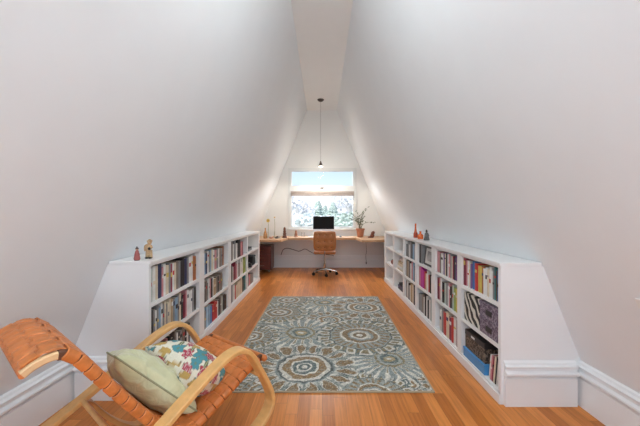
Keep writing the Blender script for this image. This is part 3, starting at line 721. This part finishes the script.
# ------------------------------------------------------------------ rug
def make_rug():
    c = [(-.80, 2.262), (.852, 2.262), (.905, 4.88), (-.797, 4.88)]
    nx, ny = 300, 470; z = .010
    uu, vv = np.meshgrid(np.linspace(0, 1, nx+1), np.linspace(0, 1, ny+1))
    X = (c[0][0]*(1-uu)+c[1][0]*uu)*(1-vv)+(c[3][0]*(1-uu)+c[2][0]*uu)*vv
    Yv = (c[0][1]*(1-uu)+c[1][1]*uu)*(1-vv)+(c[3][1]*(1-uu)+c[2][1]*uu)*vv
    rs = np.random.RandomState(5)
    def noise(sx, sy):
        g = rs.rand(sy+2, sx+2); gx = uu*sx; gy = vv*sy; i = gx.astype(int); j = gy.astype(int); fx = gx-i; fy = gy-j
        fx = fx*fx*(3-2*fx); fy = fy*fy*(3-2*fy); i = np.minimum(i, sx); j = np.minimum(j, sy)
        return (g[j,i]*(1-fx)+g[j,np.minimum(i+1,sx+1)]*fx)*(1-fy)+(g[np.minimum(j+1,sy+1),i]*(1-fx)+g[np.minimum(j+1,sy+1),np.minimum(i+1,sx+1)]*fx)*fy
    n1, n2, n3 = noise(14, 22), noise(40, 64), noise(110, 180); n4 = noise(25, 40); n5 = noise(38, 60)
    cream = np.array([.86,.83,.73]); brown = np.array([.24,.15,.065]); teal = np.array([.13,.175,.165]); pale = np.array([.37,.40,.355]); olive = np.array([.31,.24,.12]); dark = np.array([.06,.07,.065]); blue = np.array([.29,.335,.32])
    # ground: veined scroll lines on pale blue-green
    base = pale[None,None]*(1-n1[...,None])+blue[None,None]*n1[...,None]
    vein = np.abs(np.sin((n1*9+n2*3.2)*PI)); 
    base = np.where((vein < .30)[...,None], cream, base); base = np.where((vein > .93)[...,None], teal, base)
    vein2 = np.abs(np.sin((n2*5+n1*4)*PI+1)); base = np.where((vein2 > .95)[...,None], brown, base)
    col = base
    def inv(px, py): d = F*H/(py-CY); return (px-CX)/F*d, d
    meds = [((305,368),.50,'sun',16),((360,336),.53,'ring',18),((389,360),.42,'ray',26),((251,337.5),.36,'ring',14),((301,333.5),.50,'ray',20),((279,313),.46,'ring',16),((329,320.6),.34,'sun',14),((363,308),.52,'sun',14),((374,396),.36,'ring',16),((289,300.5),.44,'ring',14),((325,303),.5,'ray',18),((245,372),.30,'ray',16),((395,322),.34,'ring',12),((405,384),.22,'sun',10),((340,384),.2,'ring',9),((262,392),.26,'ring',12)]
    order = sorted(meds, key=lambda m: m[1])
    order = [meds[i] for i in (13,14,10,9,11,12,15,8,6,4,5,3,7,2,1,0)]
    for (p, R, kind, n) in order:
        mx, my = inv(*p); dx = X-mx+.026*(n4-.5)+.008*(n3-.5); dy = Yv-my+.026*(n5-.5)+.008*(n3-.5)
        rr = np.sqrt(dx*dx+dy*dy)*(1+.05*(n2-.5)); th = np.arctan2(dy, dx)+.12*(n1-.5); q = rr/R
        ph = (th*n/(2*PI)) % 1; tri = np.abs(ph-.5)*2     # 0 mid petal .. 1 border
        c_ = col.copy()
        def put(mask, k): c_[mask] = k
        if kind == 'sun':
            edge = .93-.12*tri**2
            put(q < edge, cream*.9); put((q < .93) & (q > .5) & (tri > .82), pale*.9)
            w1 = np.sin(np.clip((q-.52)/(.90-.52), 0, 1)*PI)
            pet = (q > .52) & (q < .9); put(pet & (tri < w1*.92), teal*.8); put(pet & (tri < w1*.74), cream); put(pet & (tri < w1*.60), brown*1.25)
            put(q < .52, blue); put((q < .49) & (q > .45), dark*1.6); put((q < .45) & (q > .38), cream*.9)
            put((q < .38) & (q > .27), brown*1.4); put((q < .27) & (q > .23), cream); put((q < .23) & (q > .15), teal); put((q < .15) & (q > .11), cream); put((q < .11) & (q>.05), teal*.8); put(q < .05, cream)
        elif kind == 'ring':
            edge = .95-.10*tri
            put(q < edge, teal*.9)
            put((q < .9-.1*tri), olive)
            pet = (q > .64) & (q < .88); put(pet & (tri < .80), teal*1.1); put(pet & (tri < .62), cream*.9); put(pet & (tri < .34) & (q < .82) & (q > .69), olive); put((q < .66), dark*1.5)
            put((q < .63), pale); ph2 = ((th*n*1.5/(2*PI)) % 1); put((q > .42) & (q < .6) & (np.abs(ph2-.5) < .22), brown*1.3)
            put((q < .40), cream); put((q < .36), brown*1.2); put((q < .27), blue); put((q < .22), cream*.9); put(q < .15, brown); put(q < .07, cream)
        else:
            ray = (tri < .5*(1-q*.25)); edge = .95-.2*tri
            put(q < edge, blue*1.1); put((q < edge) & (q > .3) & ray, cream); put((q < .6) & (q > .3) & (tri < .18), olive)
            put((q < .34), olive); put(q < .28, pale*1.2); put(q < .2, teal); put(q < .13, olive*1.5); put(q < .05, cream)
        col = c_
    n6 = noise(55, 88); n7 = noise(80, 128)
    vd = np.abs(np.sin((n6*4+n7*2)*PI)); a_ = (vd > .94)[...,None]; b_ = (vd < .13)[...,None]
    col = np.where(a_, col*.45+teal*.3, col); col = np.where(b_, col*.5+cream*.5, col)
    fade = .80+.36*n3; wear = (noise(60, 200) > .78)
    col = col*fade[...,None]; col[wear] = col[wear]*.6+pale*.4*1.1
    border = (uu < .008) | (uu > .992) | (vv < .006) | (vv > .994); col[border] = np.array([.50,.40,.27])
    vs = np.stack([X, Yv, np.full_like(X, z)+.0012*(n3-.5)], -1).reshape(-1, 3)
    idx = np.arange((nx+1)*(ny+1)).reshape(ny+1, nx+1)
    fc = np.stack([idx[:-1,:-1], idx[:-1,1:], idx[1:,1:], idx[1:,:-1]], -1).reshape(-1, 4)
    nv = len(vs)
    rim = list(idx[0,:])+list(idx[1:,-1])+list(idx[-1,-2::-1])+list(idx[-2:0:-1,0])
    low = vs[rim].copy(); low[:,2] = .0006
    fl = fc.tolist(); m = len(rim)
    for k in range(m): fl.append([int(rim[k]), nv+k, nv+(k+1) % m, int(rim[(k+1) % m])])
    fl.append([nv+k for k in range(m-1, -1, -1)])
    me = bpy.data.meshes.new('area_rug'); me.from_pydata(np.concatenate([vs, low]).tolist(), [], fl)
    at_ = me.color_attributes.new('dye', 'FLOAT_COLOR', 'POINT')
    full = np.ones((nv+m, 4)); full[:nv,:3] = np.clip(col.reshape(-1, 3), 0, 1); full[nv:,:3] = (.45,.36,.25)
    at_.data.foreach_set('color', full.astype(np.float32).ravel())
    me.materials.append(attr_mat('rug_wool', .95, .3, .1))
    o = bpy.data.objects.new('area_rug', me); C.objects.link(o)
    tag(o, 'large patterned rug with blue-grey, cream and brown flower medallions on the wood floor', 'rug')
make_rug()

# ------------------------------------------------------------------ lounge chair
ang = math.radians(53); U = Vector((math.cos(ang), math.sin(ang), 0)); V = Vector((math.sin(ang), -math.cos(ang), 0)); P0 = Vector((-.448, 1.68, 0))
def Q(u, v, z): return P0+U*u+V*v+Vector((0, 0, z))
lc = root('lounge_chair', tuple(Q(-.3, -.33, 0)), 'bent birch lounge chair with woven tan leather seat in the near left corner', 'chair')
def inset(pts, d_): return pts
arm = bez([(-1.12,.03),(-.98,.125),(-.82,.21),(-.66,.285),(-.50,.37),(-.34,.465),(-.20,.545),(-.12,.582),(-.05,.598),(.01,.583),(.06,.535),(.11,.45),(.165,.35),(.205,.26),(.21,.19),(.17,.135),(.10,.095),(0,.055),(-.10,.03),(-.20,.0145)], 6)
brace = bez([(-.555,.325),(-.52,.31),(-.49,.265),(-.44,.19),(-.37,.11),(-.29,.05),(-.20,.0445),(-.12,.055)], 6)
for v_ in (0, -.66):
    fr = part(MB().tube([Q(p.x, v_, p.y) for p in [Vector(q) for q in arm]], 0, flat=(.074, .026, V)), 'arm_frame', birch, lc, True)
    part(MB().tube([Q(p.x, v_, p.y) for p in [Vector(q) for q in brace]], 0, flat=(.07, .022, V)), 'brace', mat('birch_wood_inner', (.70,.36,.12), .35, var=.12, scale=8), fr, True)
RV0, RV1 = -.065, -.595
rail = bez([(-.872,.806),(-.84,.826),(-.795,.838),(-.75,.829),(-.71,.789),(-.66,.715),(-.59,.61),(-.51,.495),(-.44,.395),(-.385,.33),(-.325,.288),(-.26,.276),(-.20,.292),(-.10,.337),(0,.383),(.10,.430),(.18,.457),(.205,.455)], 8)
rail = [Vector((p.x, p.y)) for p in rail]
# resample by arc length
acc = [0]
for a, b in zip(rail, rail[1:]): acc.append(acc[-1]+(b-a).length)
TOT = acc[-1]
def prof(s):
    s = max(0, min(TOT, s))
    for i in range(len(acc)-1):
        if s <= acc[i+1]+1e-9:
            t = (s-acc[i])/(acc[i+1]-acc[i]+1e-12); p = rail[i].lerp(rail[i+1], t); d_ = (rail[min(i+2, len(rail)-1)]-rail[max(i-1, 0)]).normalized()
            return p, Vector((-d_.y, d_.x))
    return rail[-1], Vector((0, 1))
for v_ in (RV0, RV1):
    kk = [i for i in range(len(rail)) if acc[i] <= .10]
    sr = part(MB().tube([Q(p.x, v_, p.y-.004) for p in rail[:len(kk)+1]], 0, flat=(.030, .028, V)), 'side_rail', mat('pale_birch', (.80,.52,.27), .35, var=.08, scale=8), lc, True)
    part(MB().tube([Q(p.x, v_, p.y-.004) for p in rail[len(kk):]], 0, flat=(.031, .035, V)), 'rail_wrapping', mat('dark_leather_edge', (.13,.045,.02), .6), sr, True)
# cross bars hold rails to arm frames
for (u_, z_) in ((-.555,.352), (.13,.405)):
    part(MB().tube([Q(u_, .0, z_-.012), Q(u_, -.66, z_-.012)], .013, 10), 'cross_bar', birch, lc, True)
# woven straps
mb = MB(); PITCH = .0565; SW = .0535
ncross = int(TOT/PITCH); nlong = 9; wv = (RV0-RV1); lp = wv/nlong
def strip(pts_fn, nseg, width_dir_fn, hw, th=.0022):
    vs = []; fs = []
    for i in range(nseg+1):
        p, w_, nrm = pts_fn(i/nseg)
        for a, b in ((-hw, -th), (-hw*.86, th), (hw*.86, th), (hw, -th)): vs.append(p+w_*a+nrm*b)
    for i in range(nseg):
        for k in range(4):
            k2 = (k+1) % 4; fs.append((i*4+k, i*4+k2, i*4+4+k2, i*4+4+k))
    fs.append((0,1,2,3)); n = nseg*4; fs.append((n+3,n+2,n+1,n)); mb.add(vs, fs)
AMP = .0042
for k in range(ncross):
    s0 = (k+.5)*PITCH+.004; p, nr = prof(s0); tdir = Vector((nr.y, -nr.x))
    N3 = U*nr.x+Vector((0,0,nr.y)); T3 = U*tdir.x+Vector((0,0,tdir.y))
    base_h = .016
    wrap = s0 > .10
    path = []
    def add_pt(v_, h_): path.append(Q(p.x, v_, p.y)+N3*h_)
    if wrap:
        for a in (250, 215, 180, 145, 110): 
            ra = math.radians(a); path.append(Q(p.x, RV1, p.y)+V*(.024*math.cos(ra))+N3*(.022*math.sin(ra)-.003))
    for i in range(nlong*4+1):
        t = i/(nlong*4); v_ = RV1+wv*t; add_pt(v_, base_h+AMP*math.cos(PI*(t*nlong-.5)+PI*k))
    if wrap:
        for a in (70, 35, 0, -35, -70):
            ra = math.radians(a); path.append(Q(p.x, RV0, p.y)+V*(.024*math.cos(ra))+N3*(.022*math.sin(ra)-.003))
    n = len(path)
    def fn(t, path=path, N3=N3, T3=T3, n=n):
        i = min(int(round(t*(n-1))), n-1); d_ = (path[min(i+1, n-1)]-path[max(i-1, 0)]).normalized(); nn = d_.cross(T3)
        if nn.dot(N3) < 0 and 5 < i < n-6: nn = -nn
        return path[i], T3, nn
    strip(fn, n-1, None, SW/2)
for j in range(nlong):
    vc = RV1+lp*(j+.5); ns = ncross*4
    def fn(t, vc=vc, j=j):
        s_ = .004+t*(ncross*PITCH); p, nr = prof(s_); N3 = U*nr.x+Vector((0,0,nr.y))
        return Q(p.x, vc, p.y)+N3*(.016-AMP*math.cos(PI*(s_-.004)/PITCH-PI/2)*(1 if j % 2 == 0 else -1)), V, N3
    strip(fn, ns, None, lp*.455)
part(mb, 'woven_seat', leather, lc, True)
# front bar, leather wrapped, with rounded near end
p, nr = prof(TOT)
part(MB().tube([Q(.205, -.045, .452), Q(.205, -.62, .452)], .019, 12).ball(tuple(Q(.205,-.045,.452)), .02, 12), 'front_bar', leather, lc, True)
part(MB().tube([Q(-.870, RV0+.012, .803), Q(-.870, RV1-.012, .803)], .013, 10), 'head_bar', leather, lc, True)
# bolts on the near arm
for u_, z_ in ((.115,.44),(.135,.40)):
    part(MB().ball(tuple(Q(u_, .029, z_)), .006, 8), 'bolt', pewter, lc, True)

def rest(q):
    """push a cushion point out of the seat surface; q=(u,v,z)"""
    best = None
    p2 = Vector((q[0], q[2]))
    for i in range(0, 121):
        p, nr = prof(TOT*i/120); d_ = (p2-p).length
        if best is None or d_ < best[0]: best = (d_, p, nr)
    sd = (p2-best[1]).dot(best[2]); lim = .026
    if sd < lim and RV1-.04 < q[1] < RV0+.04: p2 = p2+best[2]*(lim-sd)
    return (p2.x, q[1], p2.y)
def cushion(center, eu, ev, en, hw, hh, th, n=44, wr=.004, pinch=.10, seed=0, k1=2.6):
    """returns verts in chair coords, faces, uv; eu,ev,en unit vectors in (u,v,z)"""
    rs = random.Random(seed); ph = [rs.uniform(0, 6) for _ in range(6)]
    vs = []; uv = []
    for side in (1, -1):
        for j in range(n+1):
            for i in range(n+1):
                a = -1+2*i/n; b = -1+2*j/n
                A_ = a*(1-pinch*(1-abs(b)**2.0)*abs(a)**2*.9) ; B_ = b*(1-pinch*(1-abs(a)**2.0)*abs(b)**2*.9)
                e = max(0, (1-abs(a)**k1))*max(0, (1-abs(b)**k1)); t = th*e**.52
                edge = max(abs(a), abs(b))
                t += wr*math.sin(9*a+7*b+ph[0])*math.sin(5*a-11*b+ph[1])*(e**.3)
                rad = math.atan2(b, a); t += wr*1.3*math.sin(14*rad+ph[2])*edge**3*(e**.25)
                p = Vector(center)+Vector(eu)*(A_*hw)+Vector(ev)*(B_*hh)+Vector(en)*(side*max(t, 0))
                vs.append(p); uv.append((a, b, side))
    fs = []; n1 = (n+1)**2
    for s in (0, 1):
        for j in range(n):
            for i in range(n):
                q = s*n1+j*(n+1)+i; fs.append((q, q+1, q+n+2, q+n+1))
    return vs, fs, uv
def onb(a, b):
    a = Vector(a).normalized(); b = Vector(b); b = (b-a*a.dot(b)).normalized(); return a, b, a.cross(b)
# green satin cushion: edge seen along its near side
e1, e2, e3 = onb((.62,.34,-.70), (.22,-.92,-.30))
gc = (-.365, -.205, .49)
cen = Vector(gc)+e2*.15
vs, fs, uv = cushion(cen, e1, e2, e3, .255, .165, .098, 48, .009, .10, 2)
vs = [rest(p) for p in vs]
satin = bpy.data.materials.new('green_satin'); nt, N, L, b = nodes_of(satin)
tc = N.new('ShaderNodeTexCoord'); nz = N.new('ShaderNodeTexNoise'); nz.inputs['Scale'].default_value = 14; nz.inputs['Distortion'].default_value = 1.6; L.new(tc.outputs['Object'], nz.inputs['Vector'])
rp = N.new('ShaderNodeValToRGB'); rp.color_ramp.elements[0].color = (.58,.59,.33,1); rp.color_ramp.elements[1].color = (.75,.75,.49,1); L.new(nz.outputs['Fac'], rp.inputs['Fac']); L.new(rp.outputs['Color'], b.inputs['Base Color'])
b.inputs['Roughness'].default_value = .36; b.inputs['Sheen Weight'].default_value = .4; bp = N.new('ShaderNodeBump'); bp.inputs['Strength'].default_value = .5; bp.inputs['Distance'].default_value = .02; L.new(nz.outputs['Fac'], bp.inputs['Height']); L.new(bp.outputs['Normal'], b.inputs['Normal'])
gp = root('throw_pillow', tuple(Q(*cen)), 'pale green satin pillow leaning on the back of the lounge chair', 'pillow')
part(MB().add([Q(*p) for p in vs], fs), 'cover', satin, gp, True)
n = 48; n1 = (n+1)**2
ring = [j*(n+1)+i for (i, j) in [(i, 0) for i in range(n)]+[(n, j) for j in range(n)]+[(i, n) for i in range(n, 0, -1)]+[(0, j) for j in range(n, -1, -1)]]
part(MB().tube([Q(*vs[q]) for q in ring[::2]]+[Q(*vs[ring[0]])], .0045, 6), 'piping', mat('green_piping', (.33,.34,.19), .5), gp, True)

# floral lumbar cushion
e1, e2, e3 = onb((.20,.96,-.20), (-.80,.0,.60))
fc_ = Vector((-.125, -.335, .435))
NF = 110
vs, fs, uv = cushion(fc_, e1, e2, e3, .24, .155, .125, NF, .002, .08, 4, 2.4)
vs = [rest(p) for p in vs]
cols = []
flw = [(-.62,.30,.30,'E'),(.42,.40,.30,'E'),(-.28,.10,.17,'R'),(.52,.12,.19,'R'),(-.92,.62,.2,'R'),(-.95,.05,.2,'R'),(-.60,-.30,.19,'R'),(.95,-.55,.25,'E'),(.85,.72,.22,'R'),(.1,-.55,.22,'Y'),(.02,.30,.17,'Y'),(.80,-.12,.2,'Y'),(-.2,.85,.22,'E'),(-.85,-.65,.24,'E'),(.4,-.8,.22,'R'),(-.30,-.55,.17,'g'),(.12,.80,.18,'R'),(-.10,-.20,.17,'g'),(.22,.02,.17,'g'),(.70,.50,.15,'g'),(-.30,.55,.16,'g'),(.30,-.30,.16,'Y'),(.10,.55,.13,'g'),(-.75,.85,.18,'Y'),(.62,-.45,.17,'g'),(.5,.85,.2,'E'),(-.45,-.9,.2,'Y'),(-.10,.40,.12,'R')]
fcol = {'E': (.09,.32,.36), 'R': (.50,.05,.09), 'Y': (.62,.40,.12), 'g': (.16,.18,.08)}
nn1 = NF+1
AX = {}; BY = {}
for sd_ in (0, 1):
    for j in range(nn1):
        acc_ = [0.0]
        for i in range(NF): acc_.append(acc_[-1]+(Vector(vs[sd_*nn1*nn1+j*nn1+i+1])-Vector(vs[sd_*nn1*nn1+j*nn1+i])).length)
        for i in range(nn1): AX[sd_*nn1*nn1+j*nn1+i] = (acc_[i]-acc_[-1]/2)/.24
    for i in range(nn1):
        acc_ = [0.0]
        for j in range(NF): acc_.append(acc_[-1]+(Vector(vs[sd_*nn1*nn1+(j+1)*nn1+i])-Vector(vs[sd_*nn1*nn1+j*nn1+i])).length)
        for j in range(nn1): BY[sd_*nn1*nn1+j*nn1+i] = (acc_[j]-acc_[-1]/2)/.155
for q_, (a, b_, s) in enumerate(uv):
    a, b_ = ((AX[q_]+1) % 2)-1, ((BY[q_]+1) % 2)-1
    c_ = (.88,.83,.68)
    if s < 0: a2, b2 = -a, b_
    else: a2, b2 = a, b_
    for fx, fy, R, k in flw:
        R = R*1.15
        dx = (a2-fx)*1.35; dy = (b2-fy)*.85; rr = math.hypot(dx, dy); th = math.atan2(dy, dx)
        if k == 'g':
            t = abs(dx*.5+dy*.86); w_ = abs(dx*.86-dy*.5)
            if t < R and w_ < R*.38*(1-(t/R)**2): c_ = fcol['g'] if w_ > .015 else (.5,.5,.3)
            continue
        e = R*(.82+.18*math.cos((6 if k != 'Y' else 5)*th))
        if rr < e*1.0:
            c_ = fcol[k]
            if k == 'R' and (abs((rr/R*2.5) % 1-.5) < .10 or abs(math.sin(2.5*th)) < .06): c_ = (.72,.55,.50)
            if k == 'E' and rr < R*.2: c_ = (.16,.28,.22)
        elif rr < e*1.08: c_ = (.25,.2,.12)
    cols.append((*c_, 1))
loc = Q(*fc_)
me = bpy.data.meshes.new('floral'); me.from_pydata([tuple(Q(*p)-loc) for p in vs], [], fs)
ca = me.color_attributes.new('dye', 'FLOAT_COLOR', 'POINT'); ca.data.foreach_set('color', np.array(cols, dtype=np.float32).ravel())
me.polygons.foreach_set('use_smooth', [True]*len(me.polygons)); me.materials.append(attr_mat('floral_cotton', .85, .15))
fp = root('throw_pillow', tuple(loc), 'floral lumbar pillow with teal and red blooms in front of the green pillow', 'pillow')
o = bpy.data.objects.new('cover', me); C.objects.link(o); o.parent = fp

# ------------------------------------------------------------------ outdoors
gnd = MB().box(-60, 60, 9, 160, -7.3, -7)
struct(gnd, 'ground', mat('pale_ground', (.62,.64,.60), .9, var=.1, scale=.3))
def conifer(px, d, top, wid, label):
    x = (px-CX)/F*d; r = root('conifer_tree', (x, d, -7), label, 'tree', 'trees outside the window')
    rg = random.Random(int(px)); Hh = top+7
    part(MB().tube([(x,d,-7),(x,d,top-.5)], [.35,.06], 8), 'trunk', mat('bark', (.55,.54,.52), .9), r, True)
    mb = MB(); nL = 26
    for k in range(nL):
        t = k/nL; zz = -4.5+(top+4.5)*t; R = wid*(1-t)**.8+.12
        m_ = 22
        for j in range(m_):
            a = 2*PI*j/m_+rg.uniform(-.2,.2); rr = R*rg.uniform(.65,1.1); c = Vector((x+math.cos(a)*rr*.45, d+math.sin(a)*rr*.45, zz)); dr = Vector((math.cos(a), math.sin(a), -.35+rg.uniform(-.15,.15))); s_ = Vector((-math.sin(a), math.cos(a), 0))
            tip = c+dr*rr*.6; w_ = .25+R*.12
            mb.add([c+Vector((0,0,.35)), c+s_*w_, tip, c-s_*w_, c-Vector((0,0,.25))], [(0,1,2),(0,2,3),(4,2,1),(4,3,2)])
    part(mb, 'foliage', mat('conifer_green', (.40,.47,.41), .9, var=.3, scale=1.5), r)
conifer(318, 34, H+(214-201)/F*34, 2.9, 'grey-green conifer outside the window, left one of the close pair')
conifer(333, 32, H+(214-203)/F*32, 2.8, 'grey-green conifer outside the window, right one of the close pair')
conifer(325, 40, H+(214-206)/F*40, 2.6, 'smaller grey-green conifer outside the window between the close pair')
def bush(px, d, zc, R, label, m, n=500, name='leafy_tree'):
    x = (px-CX)/F*d; r = root(name, (x, d, -7), label, 'tree', 'trees outside the window'); rg = random.Random(int(px*3))
    mb = MB().tube([(x,d,-7),(x+.1,d,zc-R*.6)], [.3,.15], 8)
    for k in range(12):
        a = rg.uniform(0, 2*PI); e = Vector((x+math.cos(a)*R*.8, d+math.sin(a)*R*.5, zc+rg.uniform(-.3,.9)*R)); s0 = Vector((x+.1, d, zc-R*.6)); mb.tube([s0, s0.lerp(e, .5)+Vector((0,0,.2)), e], [.10,.06,.02], 5)
    part(mb, 'trunk', mat('bark', (.55,.54,.52), .9), r, True)
    lf2 = MB()
    for k in range(n):
        th = rg.uniform(0, 2*PI); c_ = rg.uniform(-1, 1); rr = R*rg.uniform(.4, 1)**.5; s_ = math.sqrt(1-c_*c_)
        p = Vector((x+rr*s_*math.cos(th)*1.25, d+rr*s_*math.sin(th), zc+rr*c_*.8)); a = Vector((rg.uniform(-1,1), rg.uniform(-1,1), rg.uniform(-1,1))).normalized(); b = a.cross(Vector((rg.uniform(-1,1), 1, rg.uniform(-1,1)))).normalized(); q = rg.uniform(.10,.22)
        lf2.add([p-a*q, p+b*q*.6, p+a*q, p-b*q*.6, p+a.cross(b)*q*.2], [(0,1,4),(1,2,4),(2,3,4),(3,0,4)])
    part(lf2, 'foliage', m, r)
palef = mat('pale_foliage', (.72,.76,.72), .9, var=.25, scale=1.2); midf = mat('mid_foliage', (.52,.60,.52), .9, var=.25, scale=1.2); blossom = mat('white_blossom', (.80,.78,.78), .9, var=.12, scale=1.5)
bush(299, 26, 1.9, 1.3, 'pale bare-branched tree outside at the left of the lower pane', blossom, 170)
bush(307, 24, .6, 1.0, 'low pale green tree outside, left of the conifers', palef, 380)
bush(347, 24, .7, 1.0, 'low green tree outside, right of the conifers', midf, 420)
bush(351, 28, 2.1, 1.3, 'pale blossoming tree outside at the right of the lower pane', blossom, 170)
bush(340, 45, 3.3, 1.5, 'far pale tree outside above the right conifer', blossom, 300)
def house(px0, px1, d, eave, ridge, label, wm, rm):
    x0, x1 = (px0-CX)/F*d, (px1-CX)/F*d; r = root('house', ((x0+x1)/2, d+3, -7), label, 'house', 'houses outside the window')
    xm = (x0+x1)/2
    part(MB().prism([(x0,-7),(x1,-7),(x1,eave),(xm,ridge),(x0,eave)], 'y', d, d+7), 'walls', wm, r)
    part(MB().prism([(x0-.4,eave-.25),(xm,ridge),(x1+.4,eave-.25),(x1+.4,eave),(xm,ridge+.25),(x0-.4,eave)], 'y', d-.4, d+7.4), 'roof', rm, r)
    nw = max(2, int((x1-x0)/2.2))
    for k in range(nw):
        for zz in (-3.2, -.6):
            if zz+1.2 < eave:
                xc = x0+(k+.5)*(x1-x0)/nw; f_ = part(rect_frame(xc-.5, xc+.5, zz, zz+1.3, d-.06, d-.001, .1), 'window', trimm, r); part(MB().box(xc-.4, xc+.4, d-.04, d-.002, zz+.1, zz+1.2), 'pane', mat('far_pane', (.25,.28,.3), .2), f_)
hw = mat('white_stucco', (.80,.80,.78), .8, var=.03, scale=1); hr = mat('grey_roof', (.50,.49,.48), .8, var=.08, scale=1)
house(284, 306, 52, 1.0, 3.0, 'white house outside at the left of the lower pane', hw, hr)
house(344, 366, 58, .8, 2.6, 'white house outside at the right of the lower pane', hw, hr)
house(308, 340, 75, -.5, 1.6, 'distant white house behind the conifers', hw, hr)

# ------------------------------------------------------------------ light
wd = bpy.data.worlds.new('sky'); bpy.context.scene.world = wd; wd.use_nodes = True; N = wd.node_tree.nodes; L = wd.node_tree.links
bg = N['Background']; tc = N.new('ShaderNodeTexCoord'); sp = N.new('ShaderNodeSeparateXYZ'); L.new(tc.outputs['Generated'], sp.inputs[0])
rp = N.new('ShaderNodeValToRGB'); L.new(sp.outputs['Z'], rp.inputs['Fac'])
e = rp.color_ramp.elements; e[0].position = 0; e[0].color = (1,1,1,1); e[1].position = .6; e[1].color = (.30,.50,.85,1)
for p, c in ((.04, (1,1,1,1)), (.09, (.66,.80,.98,1)), (.17, (.50,.68,.95,1))): k = e.new(p); k.color = c
L.new(rp.outputs['Color'], bg.inputs['Color']); bg.inputs['Strength'].default_value = 1.15
def area(name, loc, rot, sx, sy, power, col):
    l = bpy.data.lights.new(name, 'AREA'); l.shape = 'RECTANGLE'; l.size = sx; l.size_y = sy; l.energy = power; l.color = col
    o = bpy.data.objects.new(name, l); C.objects.link(o); o.location = loc; o.rotation_euler = rot; return o
area('fill_light_behind', (0, Y0-.04, 1.6), (math.radians(90+22), 0, 0), 1.6, 1.6, 34, (.80,.965,1.12))  # added area light at the unseen rear window, fills the near room
sun = bpy.data.lights.new('sun', 'SUN'); sun.energy = 4.2; sun.angle = .02; sun.color = (1,.97,.92)
so = bpy.data.objects.new('sun', sun); C.objects.link(so); so.rotation_euler = (math.radians(48), 0, math.radians(-35))
pl = bpy.data.lights.new('pendant_light', 'POINT'); pl.energy = 7; pl.color = (1,.92,.80); pl.shadow_soft_size = .05
po = bpy.data.objects.new('pendant_light', pl); C.objects.link(po); po.location = (lx, ly, 2.37)
area('daylight_fill_far', (0, Y1+1.5, 3.75), (math.radians(-62), 0, 0), 3.4, 1.9, 460, (.88,.95,1.05))  # added area light above the far window, out of view, stands in for daylight
p2 = bpy.data.lights.new('pendant_beam', 'SPOT'); p2.energy = 42; p2.color = (1,.92,.80); p2.spot_size = math.radians(165); p2.spot_blend = .4; p2.shadow_soft_size = .05
po = bpy.data.objects.new('pendant_beam', p2); C.objects.link(po); po.location = (lx, ly, 2.39)
# added globe lamps on short stems, out of view, put in for fill light
for yy, e_ in ((1.7, 20), (-.5, 12)):
    r = root('added_fill_globe', (0, yy, ZC), 'added unseen white globe lamp for fill light ' + ('above the front of the rug' if yy > 0 else 'near the added rear window'), 'fill lamp')
    part(MB().lathe([(.05,ZC-.03),(.06,ZC-.02),(.06,ZC-.0005)], 24, T(0, yy, 0)).lathe([(.008,ZC-.21),(.008,ZC-.03)], 12, T(0, yy, 0)), 'stem', chrome, r, True)
    part(MB().ball((0, yy, ZC-.32), .115, 24), 'globe', emis('fill_globe_glow', (1,.97,.92), 5), r, True)
    l = bpy.data.lights.new('fill_globe_light', 'POINT'); l.shadow_soft_size = .12; l.energy = e_; l.color = (.88,.97,1)
    o = bpy.data.objects.new('fill_globe_light', l); C.objects.link(o); o.location = (0, yy, ZC-.56)

# ------------------------------------------------------------------ camera
cam = bpy.data.cameras.new('camera'); co = bpy.data.objects.new('camera_view', cam); C.objects.link(co)
co.location = (0, 0, H); co.rotation_euler = (PI/2, 0, 0)
cam.sensor_width = 36; cam.lens = 36*F/640; cam.shift_x = -2/640; cam.shift_y = 1/640; cam.clip_start = .05; cam.clip_end = 400
sc = bpy.context.scene; sc.camera = co
sc.view_settings.view_transform = 'Standard'; sc.view_settings.look = 'None'; sc.view_settings.gamma = 1; sc.view_settings.exposure = .16
try: sc.view_settings.use_curve_mapping = False
except Exception: pass
